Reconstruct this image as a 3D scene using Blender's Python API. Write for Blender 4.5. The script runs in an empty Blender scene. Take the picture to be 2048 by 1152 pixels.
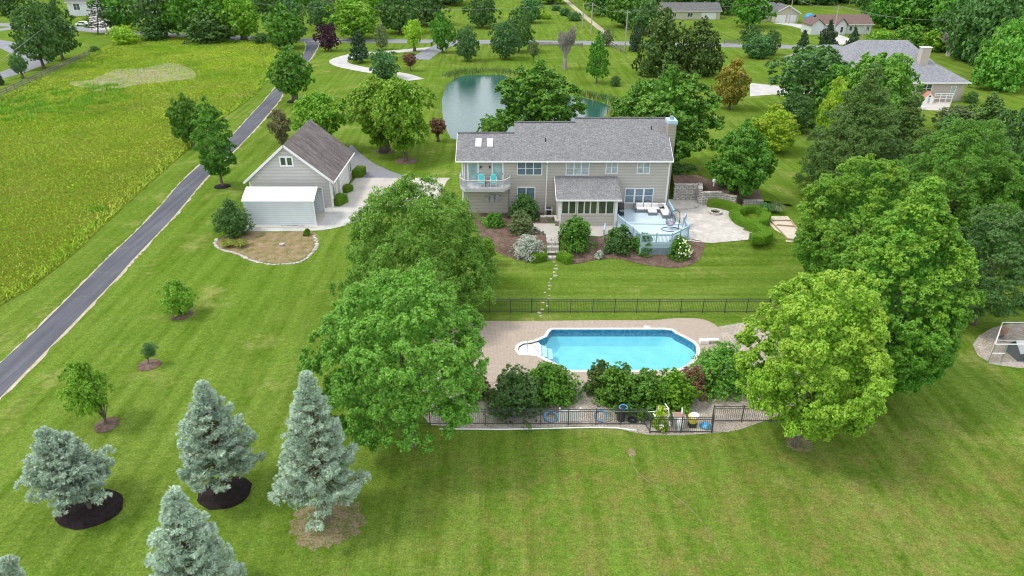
import bpy, math, random
import numpy as np
from mathutils import Vector, Matrix
from mathutils.geometry import delaunay_2d_cdt
R = math.radians
random.seed(7)
scene = bpy.context.scene
COL = scene.collection

# ------------------------------------------------------------------ camera, sky, sun, exposure
F, CX, CY, TH, CZ = 1366.0, 1024.0, 576.0, R(28.0), 29.0
cam = bpy.data.cameras.new('camera'); camo = bpy.data.objects.new('camera', cam); COL.objects.link(camo)
cam.sensor_width = 36; cam.lens = 36 * F / 2048; cam.clip_end = 3000; cam.clip_start = 0.5
camo.location = (0, 0, CZ); camo.rotation_euler = (math.pi / 2 - TH, 0, 0)
scene.camera = camo
SUN_EL, SUN_AZ = 56.0, -96.0            # azimuth clockwise from +Y
sd = Vector((math.sin(R(SUN_AZ)) * math.cos(R(SUN_EL)), math.cos(R(SUN_AZ)) * math.cos(R(SUN_EL)), math.sin(R(SUN_EL))))
w = bpy.data.worlds.new("World"); scene.world = w; w.use_nodes = True
nt = w.node_tree; nt.nodes.clear()
sky = nt.nodes.new('ShaderNodeTexSky'); sky.sky_type = 'NISHITA'; sky.sun_disc = False
sky.sun_elevation = R(SUN_EL); sky.sun_rotation = R(SUN_AZ); sky.air_density = 1.0; sky.dust_density = 2.0
bgn = nt.nodes.new('ShaderNodeBackground'); bgn.inputs[1].default_value = 0.138
outn = nt.nodes.new('ShaderNodeOutputWorld')
tcw = nt.nodes.new('ShaderNodeTexCoord'); nzw = nt.nodes.new('ShaderNodeTexNoise')
nzw.inputs['Scale'].default_value = 2.2; nzw.inputs['Detail'].default_value = 6
mpw = nt.nodes.new('ShaderNodeMapping'); mpw.inputs['Scale'].default_value = (1, 1, 2.5)
crw = nt.nodes.new('ShaderNodeValToRGB'); crw.color_ramp.elements[0].position = .36; crw.color_ramp.elements[1].position = .56
crw.color_ramp.elements[0].color = (.55, .55, .55, 1)
mxw = nt.nodes.new('ShaderNodeMixRGB'); mxw.inputs[2].default_value = (7.8, 8.05, 8.5, 1)
nt.links.new(tcw.outputs['Generated'], mpw.inputs[0]); nt.links.new(mpw.outputs[0], nzw.inputs[0])
nt.links.new(nzw.outputs[0], crw.inputs[0]); nt.links.new(crw.outputs[0], mxw.inputs[0])
nt.links.new(sky.outputs[0], mxw.inputs[1]); nt.links.new(mxw.outputs[0], bgn.inputs[0]); nt.links.new(bgn.outputs[0], outn.inputs[0])
sl = bpy.data.lights.new('sun', 'SUN'); sl.energy = 1.5; sl.angle = R(11); sl.color = (1.0, .95, .87)
so = bpy.data.objects.new('sun', sl); COL.objects.link(so); so.rotation_euler = sd.to_track_quat('Z', 'Y').to_euler()
scene.view_settings.view_transform = 'Standard'; scene.view_settings.look = 'None'
scene.view_settings.exposure = 0.5; scene.view_settings.gamma = 1
scene.cycles.max_bounces = 8; scene.cycles.transparent_max_bounces = 12
scene.cycles.use_denoising = True; scene.cycles.pixel_filter_type = 'BLACKMAN_HARRIS'; scene.cycles.filter_width = 1.1

# ------------------------------------------------------------------ terrain and where a pixel of the survey lands
def sstep(a, b, x):
    t = np.clip((x - a) / (b - a), 0, 1); return t * t * (3 - 2 * t)
def sdf(poly, X, Y):                     # signed distance, negative inside
    P = np.array(poly, float); d = np.full(np.shape(X), 1e9); ins = np.zeros(np.shape(X), bool)
    for i in range(len(P)):
        a, b = P[i], P[(i + 1) % len(P)]; e = b - a
        t = np.clip(((X - a[0]) * e[0] + (Y - a[1]) * e[1]) / (e @ e), 0, 1)
        d = np.minimum(d, np.hypot(X - a[0] - t * e[0], Y - a[1] - t * e[1]))
        c = ((a[1] > Y) != (b[1] > Y)) & (X < (b[0] - a[0]) * (Y - a[1]) / (b[1] - a[1] + 1e-12) + a[0])
        ins ^= c
    return np.where(ins, -d, d)
def ray(px, py):
    u = (px - CX) / F; v = (py - CY) / F
    return u, math.cos(TH) - v * math.sin(TH), -(math.sin(TH) + v * math.cos(TH))
def GZ(px, py, z=0.0):
    u, a, b = ray(px, py); t = (z - CZ) / b
    return (u * t, a * t, z)
def WY(px, py, Y):
    u, a, b = ray(px, py); t = Y / a
    return (u * t, Y, CZ + b * t)
POND = [GZ(x, y)[:2] for x, y in [(905,148),(940,143),(1010,143),(1080,163),(1150,184),(1200,194),(1236,206),(1238,222),(1200,240),(1100,258),(1000,276),(930,282),(885,275),(870,240),(869,195),(880,165)]]
RIM = [GZ(x, y)[:2] for x, y in [(1104,660),(1330,660),(1344,662),(1351,668),(1368,676),(1384,685),(1391,692),(1393,703),(1389,716),(1374,730),(1358,738),(1340,741),(1137,741),(1105,724),(1077,710),(1077,682),(1094,674),(1099,665)]]
CUT = 15
STEP = [GZ(x, y)[:2] for x, y in [(1077,682),(1062,686),(1046,688),(1038,693),(1036,700),(1042,708),(1060,708),(1077,710)]]
FULL = RIM[:CUT] + [STEP[6], STEP[5], STEP[4], STEP[3], STEP[2], STEP[1]] + RIM[CUT:]
ZP = 1.1
def hgt(X, Y):
    X = np.asarray(X, float); Y = np.asarray(Y, float)
    h = ZP * sstep(60.4, 63.2, Y) * (1 - sstep(84, 98, Y)) * sstep(-13, -6.5, X) * (1 - sstep(27, 40, X))
    return h
def terrain(X, Y):
    h = hgt(X, Y)
    h = h - 1.3 * sstep(0.0, -3.5, sdf(POND, X, Y))
    h = h - 2.6 * sstep(.22, 0.05, sdf(FULL, X, Y))
    far = sstep(150, 320, Y)
    return h + 0.25 * far * np.sin(np.asarray(X) * .03)
def P2(px, py):                          # on the ground
    z = 0.0
    for _ in range(12):
        x, y, _z = GZ(px, py, z); z = float(hgt(x, y))*.6 + z*.4
    return x, y, float(hgt(x, y))
def pts(*a): return [P2(x, y)[:2] for x, y in a]

# ------------------------------------------------------------------ materials
MATS = {}
class NT:
    def __init__(s, name, rough=.8, spec=.3):
        m = bpy.data.materials.new(name); m.use_nodes = True; s.m = m; s.n = m.node_tree.nodes; s.l = m.node_tree.links
        s.b = s.n['Principled BSDF']; s.b.inputs['Roughness'].default_value = rough; s.b.inputs['Specular IOR Level'].default_value = spec
        s.tc = s.n.new('ShaderNodeTexCoord')
    def co(s, scale=(1, 1, 1), rot=(0, 0, 0), src='Object'):
        mp = s.n.new('ShaderNodeMapping'); mp.inputs['Scale'].default_value = scale; mp.inputs['Rotation'].default_value = rot
        s.l.new(s.tc.outputs[src], mp.inputs[0]); return mp.outputs[0]
    def noise(s, sc, det=3, co=None, rough=.55, lo=.3, hi=.7):
        n = s.n.new('ShaderNodeTexNoise'); n.inputs['Scale'].default_value = sc; n.inputs['Detail'].default_value = det; n.inputs['Roughness'].default_value = rough
        s.l.new(co if co else s.tc.outputs['Object'], n.inputs[0])
        r = s.n.new('ShaderNodeMapRange'); r.inputs[1].default_value = lo; r.inputs[2].default_value = hi; s.l.new(n.outputs[0], r.inputs[0]); return r.outputs[0]
    def val(s, x):
        v = s.n.new('ShaderNodeValue'); v.outputs[0].default_value = x; return v.outputs[0]
    def mix(s, f, a, b, mode='MIX'):
        m = s.n.new('ShaderNodeMixRGB'); m.blend_type = mode
        for i, x in enumerate((f, a, b)):
            if isinstance(x, bpy.types.NodeSocket): s.l.new(x, m.inputs[i])
            elif i == 0: m.inputs[0].default_value = x
            else: m.inputs[i].default_value = (*x, 1)
        return m.outputs[0]
    def math(s, op, a, b=0):
        m = s.n.new('ShaderNodeMath'); m.operation = op
        for i, x in enumerate((a, b)):
            if isinstance(x, bpy.types.NodeSocket): s.l.new(x, m.inputs[i])
            else: m.inputs[i].default_value = x
        return m.outputs[0]
    def col(s, x):
        if isinstance(x, bpy.types.NodeSocket): s.l.new(x, s.b.inputs['Base Color'])
        else: s.b.inputs['Base Color'].default_value = (*x, 1)
    def bump(s, hgt_, dist=.05, st=.6):
        b = s.n.new('ShaderNodeBump'); b.inputs['Strength'].default_value = st; b.inputs['Distance'].default_value = dist
        s.l.new(hgt_, b.inputs['Height']); s.l.new(b.outputs[0], s.b.inputs['Normal'])
def reg(k, t): MATS[k] = t.m; return t.m
def mul(c, k): return tuple(x * k for x in c)
def plain(k, c, rough=.6, metal=0, spec=.4, var=.12, sc=3):
    t = NT(k, rough, spec); t.b.inputs['Metallic'].default_value = metal
    t.col(t.mix(t.noise(sc, 4), mul(c, 1 - var), mul(c, 1 + var))); reg(k, t)

def lawn_mat():
    t = NT('lawn_grass', 1.0, .0)
    big = t.noise(.045, 4, lo=.35, hi=.65); mid = t.noise(.35, 5, lo=.3, hi=.7); fine = t.noise(2.6, 5, rough=.75, lo=.3, hi=.7); vf = t.noise(9, 3, rough=.7, lo=.3, hi=.7)
    sw = t.noise(1, 3, co=t.co((.95, .05, 1), (0, 0, R(-4))), lo=.38, hi=.62)          # streaks left by mowing, along Y
    sx = t.noise(1, 3, co=t.co((.05, .9, 1), (0, 0, R(3))), lo=.38, hi=.62)             # and along X between house and pool
    sep = t.n.new('ShaderNodeSeparateXYZ'); t.l.new(t.tc.outputs['Object'], sep.inputs[0])
    inx = t.math('MULTIPLY', t.math('GREATER_THAN', sep.outputs[0], -3.5), t.math('MULTIPLY', t.math('GREATER_THAN', sep.outputs[1], 48.0), t.math('LESS_THAN', sep.outputs[1], 66.0)))
    st = t.mix(inx, t.mix(.0, (0,0,0), (0,0,0)), (1,1,1))
    stripe = t.mix(st, sw, sx)
    a = t.mix(mid, (.088, .150, .017), (.150, .208, .036))
    sn = t.math('ADD', t.math('MULTIPLY', t.math('SINE', t.math('ADD', t.math('MULTIPLY', sep.outputs[0], 5.2), t.math('MULTIPLY', sep.outputs[1], .35))), .5), .5)
    sy = t.math('ADD', t.math('MULTIPLY', t.math('SINE', t.math('MULTIPLY', sep.outputs[1], 6.5)), .5), .5)
    a = t.mix(t.math('MULTIPLY', t.mix(inx, sn, sy), .30), a, (.05, .11, .006))
    a = t.mix(t.math('MULTIPLY', stripe, .5), a, (.20, .29, .055))
    a = t.mix(t.math('MULTIPLY', big, .4), a, (.085, .185, .010))
    pale = t.noise(.16, 6, rough=.7, lo=.56, hi=.70)
    a = t.mix(t.math('MULTIPLY', pale, .65), a, (.30, .30, .10))
    # worn, browner turf in the near lawn in front of the pool fence
    near = t.n.new('ShaderNodeMapRange'); near.inputs[1].default_value = 36; near.inputs[2].default_value = 31; t.l.new(sep.outputs[1], near.inputs[0])
    rgt = t.n.new('ShaderNodeMapRange'); rgt.inputs[1].default_value = -10; rgt.inputs[2].default_value = 3; t.l.new(sep.outputs[0], rgt.inputs[0])
    wn = t.math('MULTIPLY', t.math('MULTIPLY', near.outputs[0], rgt.outputs[0]), t.noise(.6, 8, rough=.72, lo=.44, hi=.62))
    a = t.mix(t.math('MULTIPLY', wn, .6), a, (.22, .18, .06))
    a = t.mix(.75, a, t.mix(fine, (.55, .6, .55), (1.4, 1.35, 1.4)), 'MULTIPLY')
    a = t.mix(.85, a, t.mix(vf, (.5, .55, .5), (1.48, 1.42, 1.4)), 'MULTIPLY')
    t.col(a); t.bump(t.math('ADD', fine, vf), .05, .4); reg('lawn', t)
lawn_mat()
def meadow_mat():
    t = NT('meadow_ground', 1, .0)
    big = t.noise(.05, 5, lo=.38, hi=.62); mid = t.noise(.4, 6, lo=.3, hi=.7); fine = t.noise(4, 5, rough=.7)
    a = t.mix(big, (.19, .27, .02), (.33, .33, .07)); a = t.mix(mid, a, (.22, .27, .035))
    a = t.mix(.8, a, t.mix(fine, (.5, .55, .5), (1.45, 1.4, 1.3)), 'MULTIPLY')
    t.col(a); t.bump(fine, .3, 1); reg('meadow', t)
meadow_mat()
FB = 1.4
def foliage(k, c1, c2, trans=.22, tipc=None, rough=.55):
    if k not in ('silver', 'white_bloom', 'pink_bloom', 'meadow_blade', 'straw', 'lily', 'blue_spruce'): c1 = mul(c1, FB); c2 = mul(c2, FB); tipc = mul(tipc, 1.2) if tipc else None
    t = NT('foliage_' + k, rough, .35 if k not in ('meadow_blade',) else .05)
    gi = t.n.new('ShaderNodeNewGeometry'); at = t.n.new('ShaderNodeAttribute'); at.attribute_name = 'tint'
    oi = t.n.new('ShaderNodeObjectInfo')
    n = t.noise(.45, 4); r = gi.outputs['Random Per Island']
    a = t.mix(n, c1, c2); a = t.mix(1, a, t.mix(r, (.55, .62, .5), (1.6, 1.5, 1.5)), 'MULTIPLY')  # per-leaf colour range widened to imitate light changing with leaf angle
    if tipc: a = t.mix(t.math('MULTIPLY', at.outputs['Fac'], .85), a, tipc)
    hs = t.n.new('ShaderNodeHueSaturation'); t.l.new(a, hs.inputs['Color'])
    t.l.new(t.math('ADD', t.math('MULTIPLY', oi.outputs['Random'], .016), .498), hs.inputs['Hue'])
    t.l.new(t.math('ADD', t.math('MULTIPLY', oi.outputs['Random'], .2), .92), hs.inputs['Value'])
    t.col(hs.outputs[0])
    tr = t.n.new('ShaderNodeBsdfTranslucent'); t.l.new(t.mix(1, hs.outputs[0], (1.1, 1.25, .45), 'MULTIPLY'), tr.inputs[0])
    mx = t.n.new('ShaderNodeMixShader'); mx.inputs[0].default_value = trans
    t.l.new(t.b.outputs[0], mx.inputs[1]); t.l.new(tr.outputs[0], mx.inputs[2]); t.l.new(mx.outputs[0], t.n['Material Output'].inputs[0]); reg(k, t)
foliage('maple', (.050, .135, .013), (.092, .212, .022), tipc=(.15, .28, .03))
foliage('gold_tip', (.046, .155, .012), (.085, .23, .02), tipc=(.26, .40, .035))
foliage('light', (.11, .225, .016), (.165, .30, .028), tipc=(.26, .38, .04))
foliage('birch', (.082, .195, .022), (.13, .27, .034), tipc=(.20, .34, .045))
foliage('yellow_green', (.145, .29, .02), (.21, .37, .034), tipc=(.33, .44, .05))
foliage('lime', (.19, .32, .016), (.27, .40, .03), tipc=(.36, .40, .04))
foliage('oak', (.046, .11, .024), (.085, .165, .042), tipc=(.10, .17, .05))
foliage('pine', (.055, .12, .024), (.095, .178, .038), trans=.16, tipc=(.15, .24, .05))
foliage('dark_pine', (.025, .055, .022), (.045, .085, .034), trans=.1)
foliage('cedar', (.04, .085, .016), (.08, .13, .024), trans=.12, tipc=(.11, .16, .035))
foliage('plum', (.030, .010, .022), (.055, .018, .04), trans=.15)
foliage('bronze', (.12, .06, .045), (.19, .10, .065), trans=.2)
foliage('rust', (.13, .13, .018), (.23, .19, .03), tipc=(.36, .27, .05))
foliage('willow', (.055, .13, .04), (.09, .19, .06), tipc=(.12, .23, .08))
foliage('grey_green', (.10, .14, .055), (.15, .19, .085))
foliage('blue_spruce', (.25, .345, .255), (.42, .53, .41), trans=.08, tipc=(.66, .80, .70))
foliage('box', (.075, .16, .008), (.11, .215, .012), trans=.2, tipc=(.2, .32, .02))
foliage('silver', (.42, .48, .44), (.6, .64, .6), trans=.1)
foliage('white_bloom', (.75, .72, .5), (.85, .83, .7), trans=.1)
foliage('pink_bloom', (.42, .38, .36), (.55, .5, .47), trans=.1)
foliage('straw', (.30, .26, .08), (.42, .36, .14), trans=.2)
def meadow_blade():
    t = NT('meadow_blade', 1, 0); at = t.n.new('ShaderNodeAttribute'); at.attribute_name = 'tint'; gi = t.n.new('ShaderNodeNewGeometry')
    a = t.mix(t.noise(.035, 6, rough=.6, lo=.40, hi=.60), (.185, .40, .022), (.37, .51, .045))
    a = t.mix(t.noise(.13, 6, rough=.7, lo=.52, hi=.74), a, (.45, .45, .12)); a = t.mix(t.noise(.09, 5, co=t.co(rot=(.5, .5, 1)), lo=.55, hi=.66), a, (.17, .32, .03))
    a = t.mix(t.math('MULTIPLY', gi.outputs['Random Per Island'], .2), a, (.43, .60, .08)); a = t.mix(t.math('MULTIPLY', at.outputs['Fac'], .32), a, (.48, .44, .14)); t.col(a); reg('meadow_blade', t)
meadow_blade()
foliage('brown_leaf', (.12, .115, .055), (.18, .165, .09), trans=.15)
foliage('lily', (.2, .26, .03), (.3, .33, .06), trans=.3)
def bark():
    t = NT('bark', .95, .1); n = t.noise(1, 5, co=t.co((9, 9, 2))); t.col(t.mix(n, (.085, .07, .052), (.19, .165, .13))); t.bump(n, .03); reg('bark', t)
    t = NT('grey_bark', .95, .1); n = t.noise(1, 5, co=t.co((9, 9, 2))); t.col(t.mix(n, (.22, .20, .18), (.40, .37, .34))); t.bump(n, .03); reg('grey_bark', t)
    t = NT('twig', .95, .1); n = t.noise(3, 3); t.col(t.mix(n, (.09, .06, .035), (.17, .12, .06))); reg('twig', t)
bark()
def siding(k, c, period=.13, axis=2, dark=.6):
    t = NT(k, .6, .3)
    sep = t.n.new('ShaderNodeSeparateXYZ'); t.l.new(t.tc.outputs['Object'], sep.inputs[0])
    fr = t.math('FRACT', t.math('MULTIPLY', sep.outputs[axis], 1 / period))
    ln = t.math('LESS_THAN', fr, .16)
    a = t.mix(t.noise(.6, 4), mul(c, .94), mul(c, 1.06)); a = t.mix(ln, a, mul(c, dark))
    t.col(a); t.bump(fr, .02, .8); reg(k, t)
siding('siding_taupe', (.55, .52, .465), .17, dark=.5); siding('siding_grey', (.56, .545, .52), .17, dark=.45); siding('siding_tan', (.40, .37, .31), .17, dark=.5); siding('siding_cream', (.52, .46, .40), .2, dark=.8)
siding('siding_white', (.66, .68, .70), .2, dark=.8); siding('siding_beige', (.58, .54, .42), .2, dark=.8)
siding('shed_metal', (.70, .77, .81), .23, dark=.55)
def roof(k, c, c2, sc=3.2, streak=0):
    t = NT(k, .95, .15)
    br = t.n.new('ShaderNodeTexBrick'); br.inputs['Scale'].default_value = 1; br.inputs['Brick Width'].default_value = .32; br.inputs['Row Height'].default_value = .14
    br.inputs['Mortar Size'].default_value = .008; br.inputs['Color1'].default_value = (*c, 1); br.inputs['Color2'].default_value = (*c2, 1); br.inputs['Mortar'].default_value = (*mul(c, .45), 1)
    t.l.new(t.co((1, 1, 1)), br.inputs[0])
    gr = t.mix(.85, br.outputs[0], t.mix(t.noise(7, 3, lo=.35, hi=.65), (.68, .68, .68), (1.35, 1.34, 1.34)), 'MULTIPLY')
    gr = t.mix(t.math('MULTIPLY', t.noise(.5, 4), .25), gr, mul(c, .75))
    if streak: gr = t.mix(t.math('MULTIPLY', t.noise(1, 4, co=t.co((.35, 2.2, .35) if streak == 2 else (2.2, .35, .35)), lo=.45, hi=.65), .6), gr, mul(c, .45))
    t.col(gr); reg(k, t)
roof('roof_grey', (.19, .19, .197), (.275, .275, .28)); roof('roof_brown', (.17, .145, .14), (.28, .24, .235), streak=2)
roof('roof_slate', (.23, .235, .26), (.33, .335, .36)); roof('roof_redbrown', (.15, .10, .09), (.24, .17, .15))
roof('roof_charcoal', (.12, .115, .12), (.2, .195, .2))
plain('white_trim', (.80, .80, .79), .45, var=.04); plain('cream_trim', (.68, .66, .60), .5, var=.05); plain('white_metal', (.86, .87, .88), .35, var=.03)
plain('coping', (.70, .66, .60), .7, var=.08); plain('skylight', (.82, .84, .86), .2, var=.02)
plain('black_metal', (.06, .065, .068), .5, var=.1); plain('grey_rail', (.52, .51, .53), .55); plain('deck_blue', (.40, .55, .64), .6, var=.06)
plain('wicker', (.17, .18, .2), .7); plain('cushion', (.80, .77, .76), .9, var=.04); plain('turquoise', (.10, .62, .62), .8)
plain('grey_plastic', (.42, .43, .44), .5); plain('dark_plastic', (.03, .035, .04), .45); plain('yellow', (.75, .62, .09), .5); plain('blue_hose', (.10, .38, .62), .4)
plain('blue_tarp', (.05, .26, .62), .4); plain('terracotta', (.45, .26, .19), .8); plain('tan_wood', (.42, .31, .2), .85); plain('old_wood', (.2, .18, .16), .9, sc=2)
plain('pole_wood', (.38, .35, .31), .9); plain('grey_metal', (.45, .46, .47), .35, metal=.6); plain('wire', (.3, .3, .3), .6)
plain('dark_roofing', (.07, .09, .11), .6); plain('orange_roof', (.5, .25, .16), .8); plain('lattice_blue', (.42, .56, .66), .6)
plain('car_white', (.8, .8, .8), .2); plain('tyre', (.02, .02, .02), .8); plain('lavender', (.5, .42, .52), .8)
def stonemat(k, c1, c2, wx=.5, hz=.2, mort=.03, plane='xz', amt=.5):
    t = NT(k, .95, .2)
    br = t.n.new('ShaderNodeTexBrick'); br.inputs['Scale'].default_value = 1; br.inputs['Brick Width'].default_value = wx; br.inputs['Row Height'].default_value = hz
    br.inputs['Mortar Size'].default_value = mort * hz; br.inputs['Color1'].default_value = (*c1, 1); br.inputs['Color2'].default_value = (*c2, 1); br.inputs['Mortar'].default_value = (*mul(c1, .3), 1)
    t.l.new(t.co(rot=(R(90), 0, 0) if plane == 'xz' else (0, 0, 0)), br.inputs[0])
    n = t.noise(4, 5); t.col(t.mix(amt, br.outputs[0], t.mix(n, (.5, .5, .5), (1.5, 1.5, 1.5)), 'MULTIPLY')); t.bump(n, .03); reg(k, t)
stonemat('block_wall', (.44, .41, .37), (.62, .59, .54), .55, .2, .12); stonemat('rubble', (.25, .22, .19), (.4, .36, .3), .3, .15, .12)
stonemat('pavers', (.44, .36, .29), (.48, .395, .325), .22, .11, .06, 'xy', .22); stonemat('flagstone', (.42, .39, .35), (.56, .52, .47), .7, .5, .05, 'xy')
def ground_mat(k, c1, c2, sc=2, det=6, fine=14, famt=.6, rough=.95, bump=.03):
    t = NT(k, rough, .2); a = t.mix(t.noise(sc, det), c1, c2)
    a = t.mix(famt, a, t.mix(t.noise(fine, 3), (.4, .4, .4), (1.6, 1.6, 1.6)), 'MULTIPLY'); t.col(a); t.bump(t.noise(fine, 3), bump); reg(k, t)
ground_mat('concrete', (.42, .39, .35), (.56, .53, .48), .35, 6, 5, .15); ground_mat('gravel', (.30, .26, .21), (.50, .44, .37), 1, 5, 9, .8)
ground_mat('gravel_pale', (.42, .41, .385), (.57, .555, .53), .6, 5, 9, .3)
ground_mat('mulch', (.10, .065, .05), (.20, .135, .105), 1.5, 6, 9, .8); ground_mat('dark_mulch', (.012, .008, .008), (.03, .02, .02), 3, 6, 12, .8)
ground_mat('patch_soil', (.13, .15, .035), (.30, .23, .15), 1.4, 7, 8, .7); ground_mat('bare_weeds', (.13, .14, .035), (.34, .23, .15), 1.3, 8, 8, .75)
ground_mat('sand', (.55, .48, .38), (.66, .58, .47), 2, 5, 9, .3); ground_mat('dead_thatch', (.20, .20, .08), (.34, .29, .21), .5, 8, 4, .8)
def asphalt():
    t = NT('asphalt', .85, .3); a = t.mix(t.noise(.18, 5), (.085, .088, .105), (.13, .133, .152))
    a = t.mix(t.math('MULTIPLY', t.noise(1, 4, co=t.co((1.6, .05, 1)), lo=.42, hi=.58), .6), a, (.062, .065, .08)); a = t.mix(t.math('MULTIPLY', t.noise(.5, 8, rough=.75, lo=.56, hi=.66), .5), a, (.17, .17, .175))
    a = t.mix(.4, a, t.mix(t.noise(12, 3), (.6, .6, .6), (1.4, 1.4, 1.4)), 'MULTIPLY'); t.col(a); t.bump(t.noise(12, 3), .01); reg('asphalt', t)
    ground_mat('road', (.21, .215, .235), (.27, .275, .295), .3, 4, 6, .3); ground_mat('verge', (.36, .31, .22), (.5, .45, .34), 1, 5, 6, .5)
    ground_mat('stamped', (.44, .41, .37), (.62, .585, .54), .9, 7, 3, .2)
asphalt()
def glass_mats():
    for k, c in (('glass_dark', (.05, .07, .08)), ('glass_blue', (.13, .19, .25)), ('glass_curtain', (.40, .46, .50)), ('door_glass', (.30, .46, .43)), ('glass_green', (.07, .10, .06))):
        t = NT(k, .06, .9); t.col(t.mix(t.noise(1.5, 3), mul(c, .75), mul(c, 1.25))); reg(k, t)
    t = NT('pond_water', .06, 1.0); t.b.inputs['IOR'].default_value = 1.33; t.col(t.mix(t.noise(.03, 2), (.012, .07, .058), (.022, .10, .088)))
    n = t.noise(1, 4, co=t.co((1.4, 3.2, 1))); t.bump(n, .012, .8); reg('pond_water', t)
    t = NT('pool_water', .03); n = t.noise(1.6, 3)
    fr = t.n.new('ShaderNodeFresnel'); fr.inputs[0].default_value = 1.33
    tp = t.n.new('ShaderNodeBsdfTransparent'); tp.inputs[0].default_value = (.70, .92, .96, 1)
    gl = t.n.new('ShaderNodeBsdfGlossy'); gl.inputs['Roughness'].default_value = .04
    bp = t.n.new('ShaderNodeBump'); bp.inputs['Distance'].default_value = .05; t.l.new(n, bp.inputs['Height']); t.l.new(bp.outputs[0], gl.inputs['Normal']); t.l.new(bp.outputs[0], fr.inputs['Normal'])
    mx = t.n.new('ShaderNodeMixShader'); t.l.new(fr.outputs[0], mx.inputs[0]); t.l.new(tp.outputs[0], mx.inputs[1]); t.l.new(gl.outputs[0], mx.inputs[2]); t.l.new(mx.outputs[0], t.n['Material Output'].inputs[0]); reg('pool_water', t)
    t = NT('pool_liner', .5); vo = t.n.new('ShaderNodeTexVoronoi'); vo.feature = 'SMOOTH_F1'; vo.inputs['Scale'].default_value = 1.1; t.l.new(t.co((1, 1.6, 1)), vo.inputs[0])
    a = t.mix(t.math('MULTIPLY', vo.outputs[0], 1.0), (.30, .70, .78), (.46, .82, .87)); t.col(a); reg('pool_liner', t)  # lighter Voronoi net paints rippling caustic light into the liner colour
    t = NT('pool_wall', .4); ck = t.n.new('ShaderNodeTexVoronoi'); ck.inputs['Scale'].default_value = 5; t.l.new(t.tc.outputs['Object'], ck.inputs[0])
    t.col(t.mix(ck.outputs[0], (.02, .13, .26), (.10, .36, .50))); reg('pool_wall', t)
glass_mats()

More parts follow.
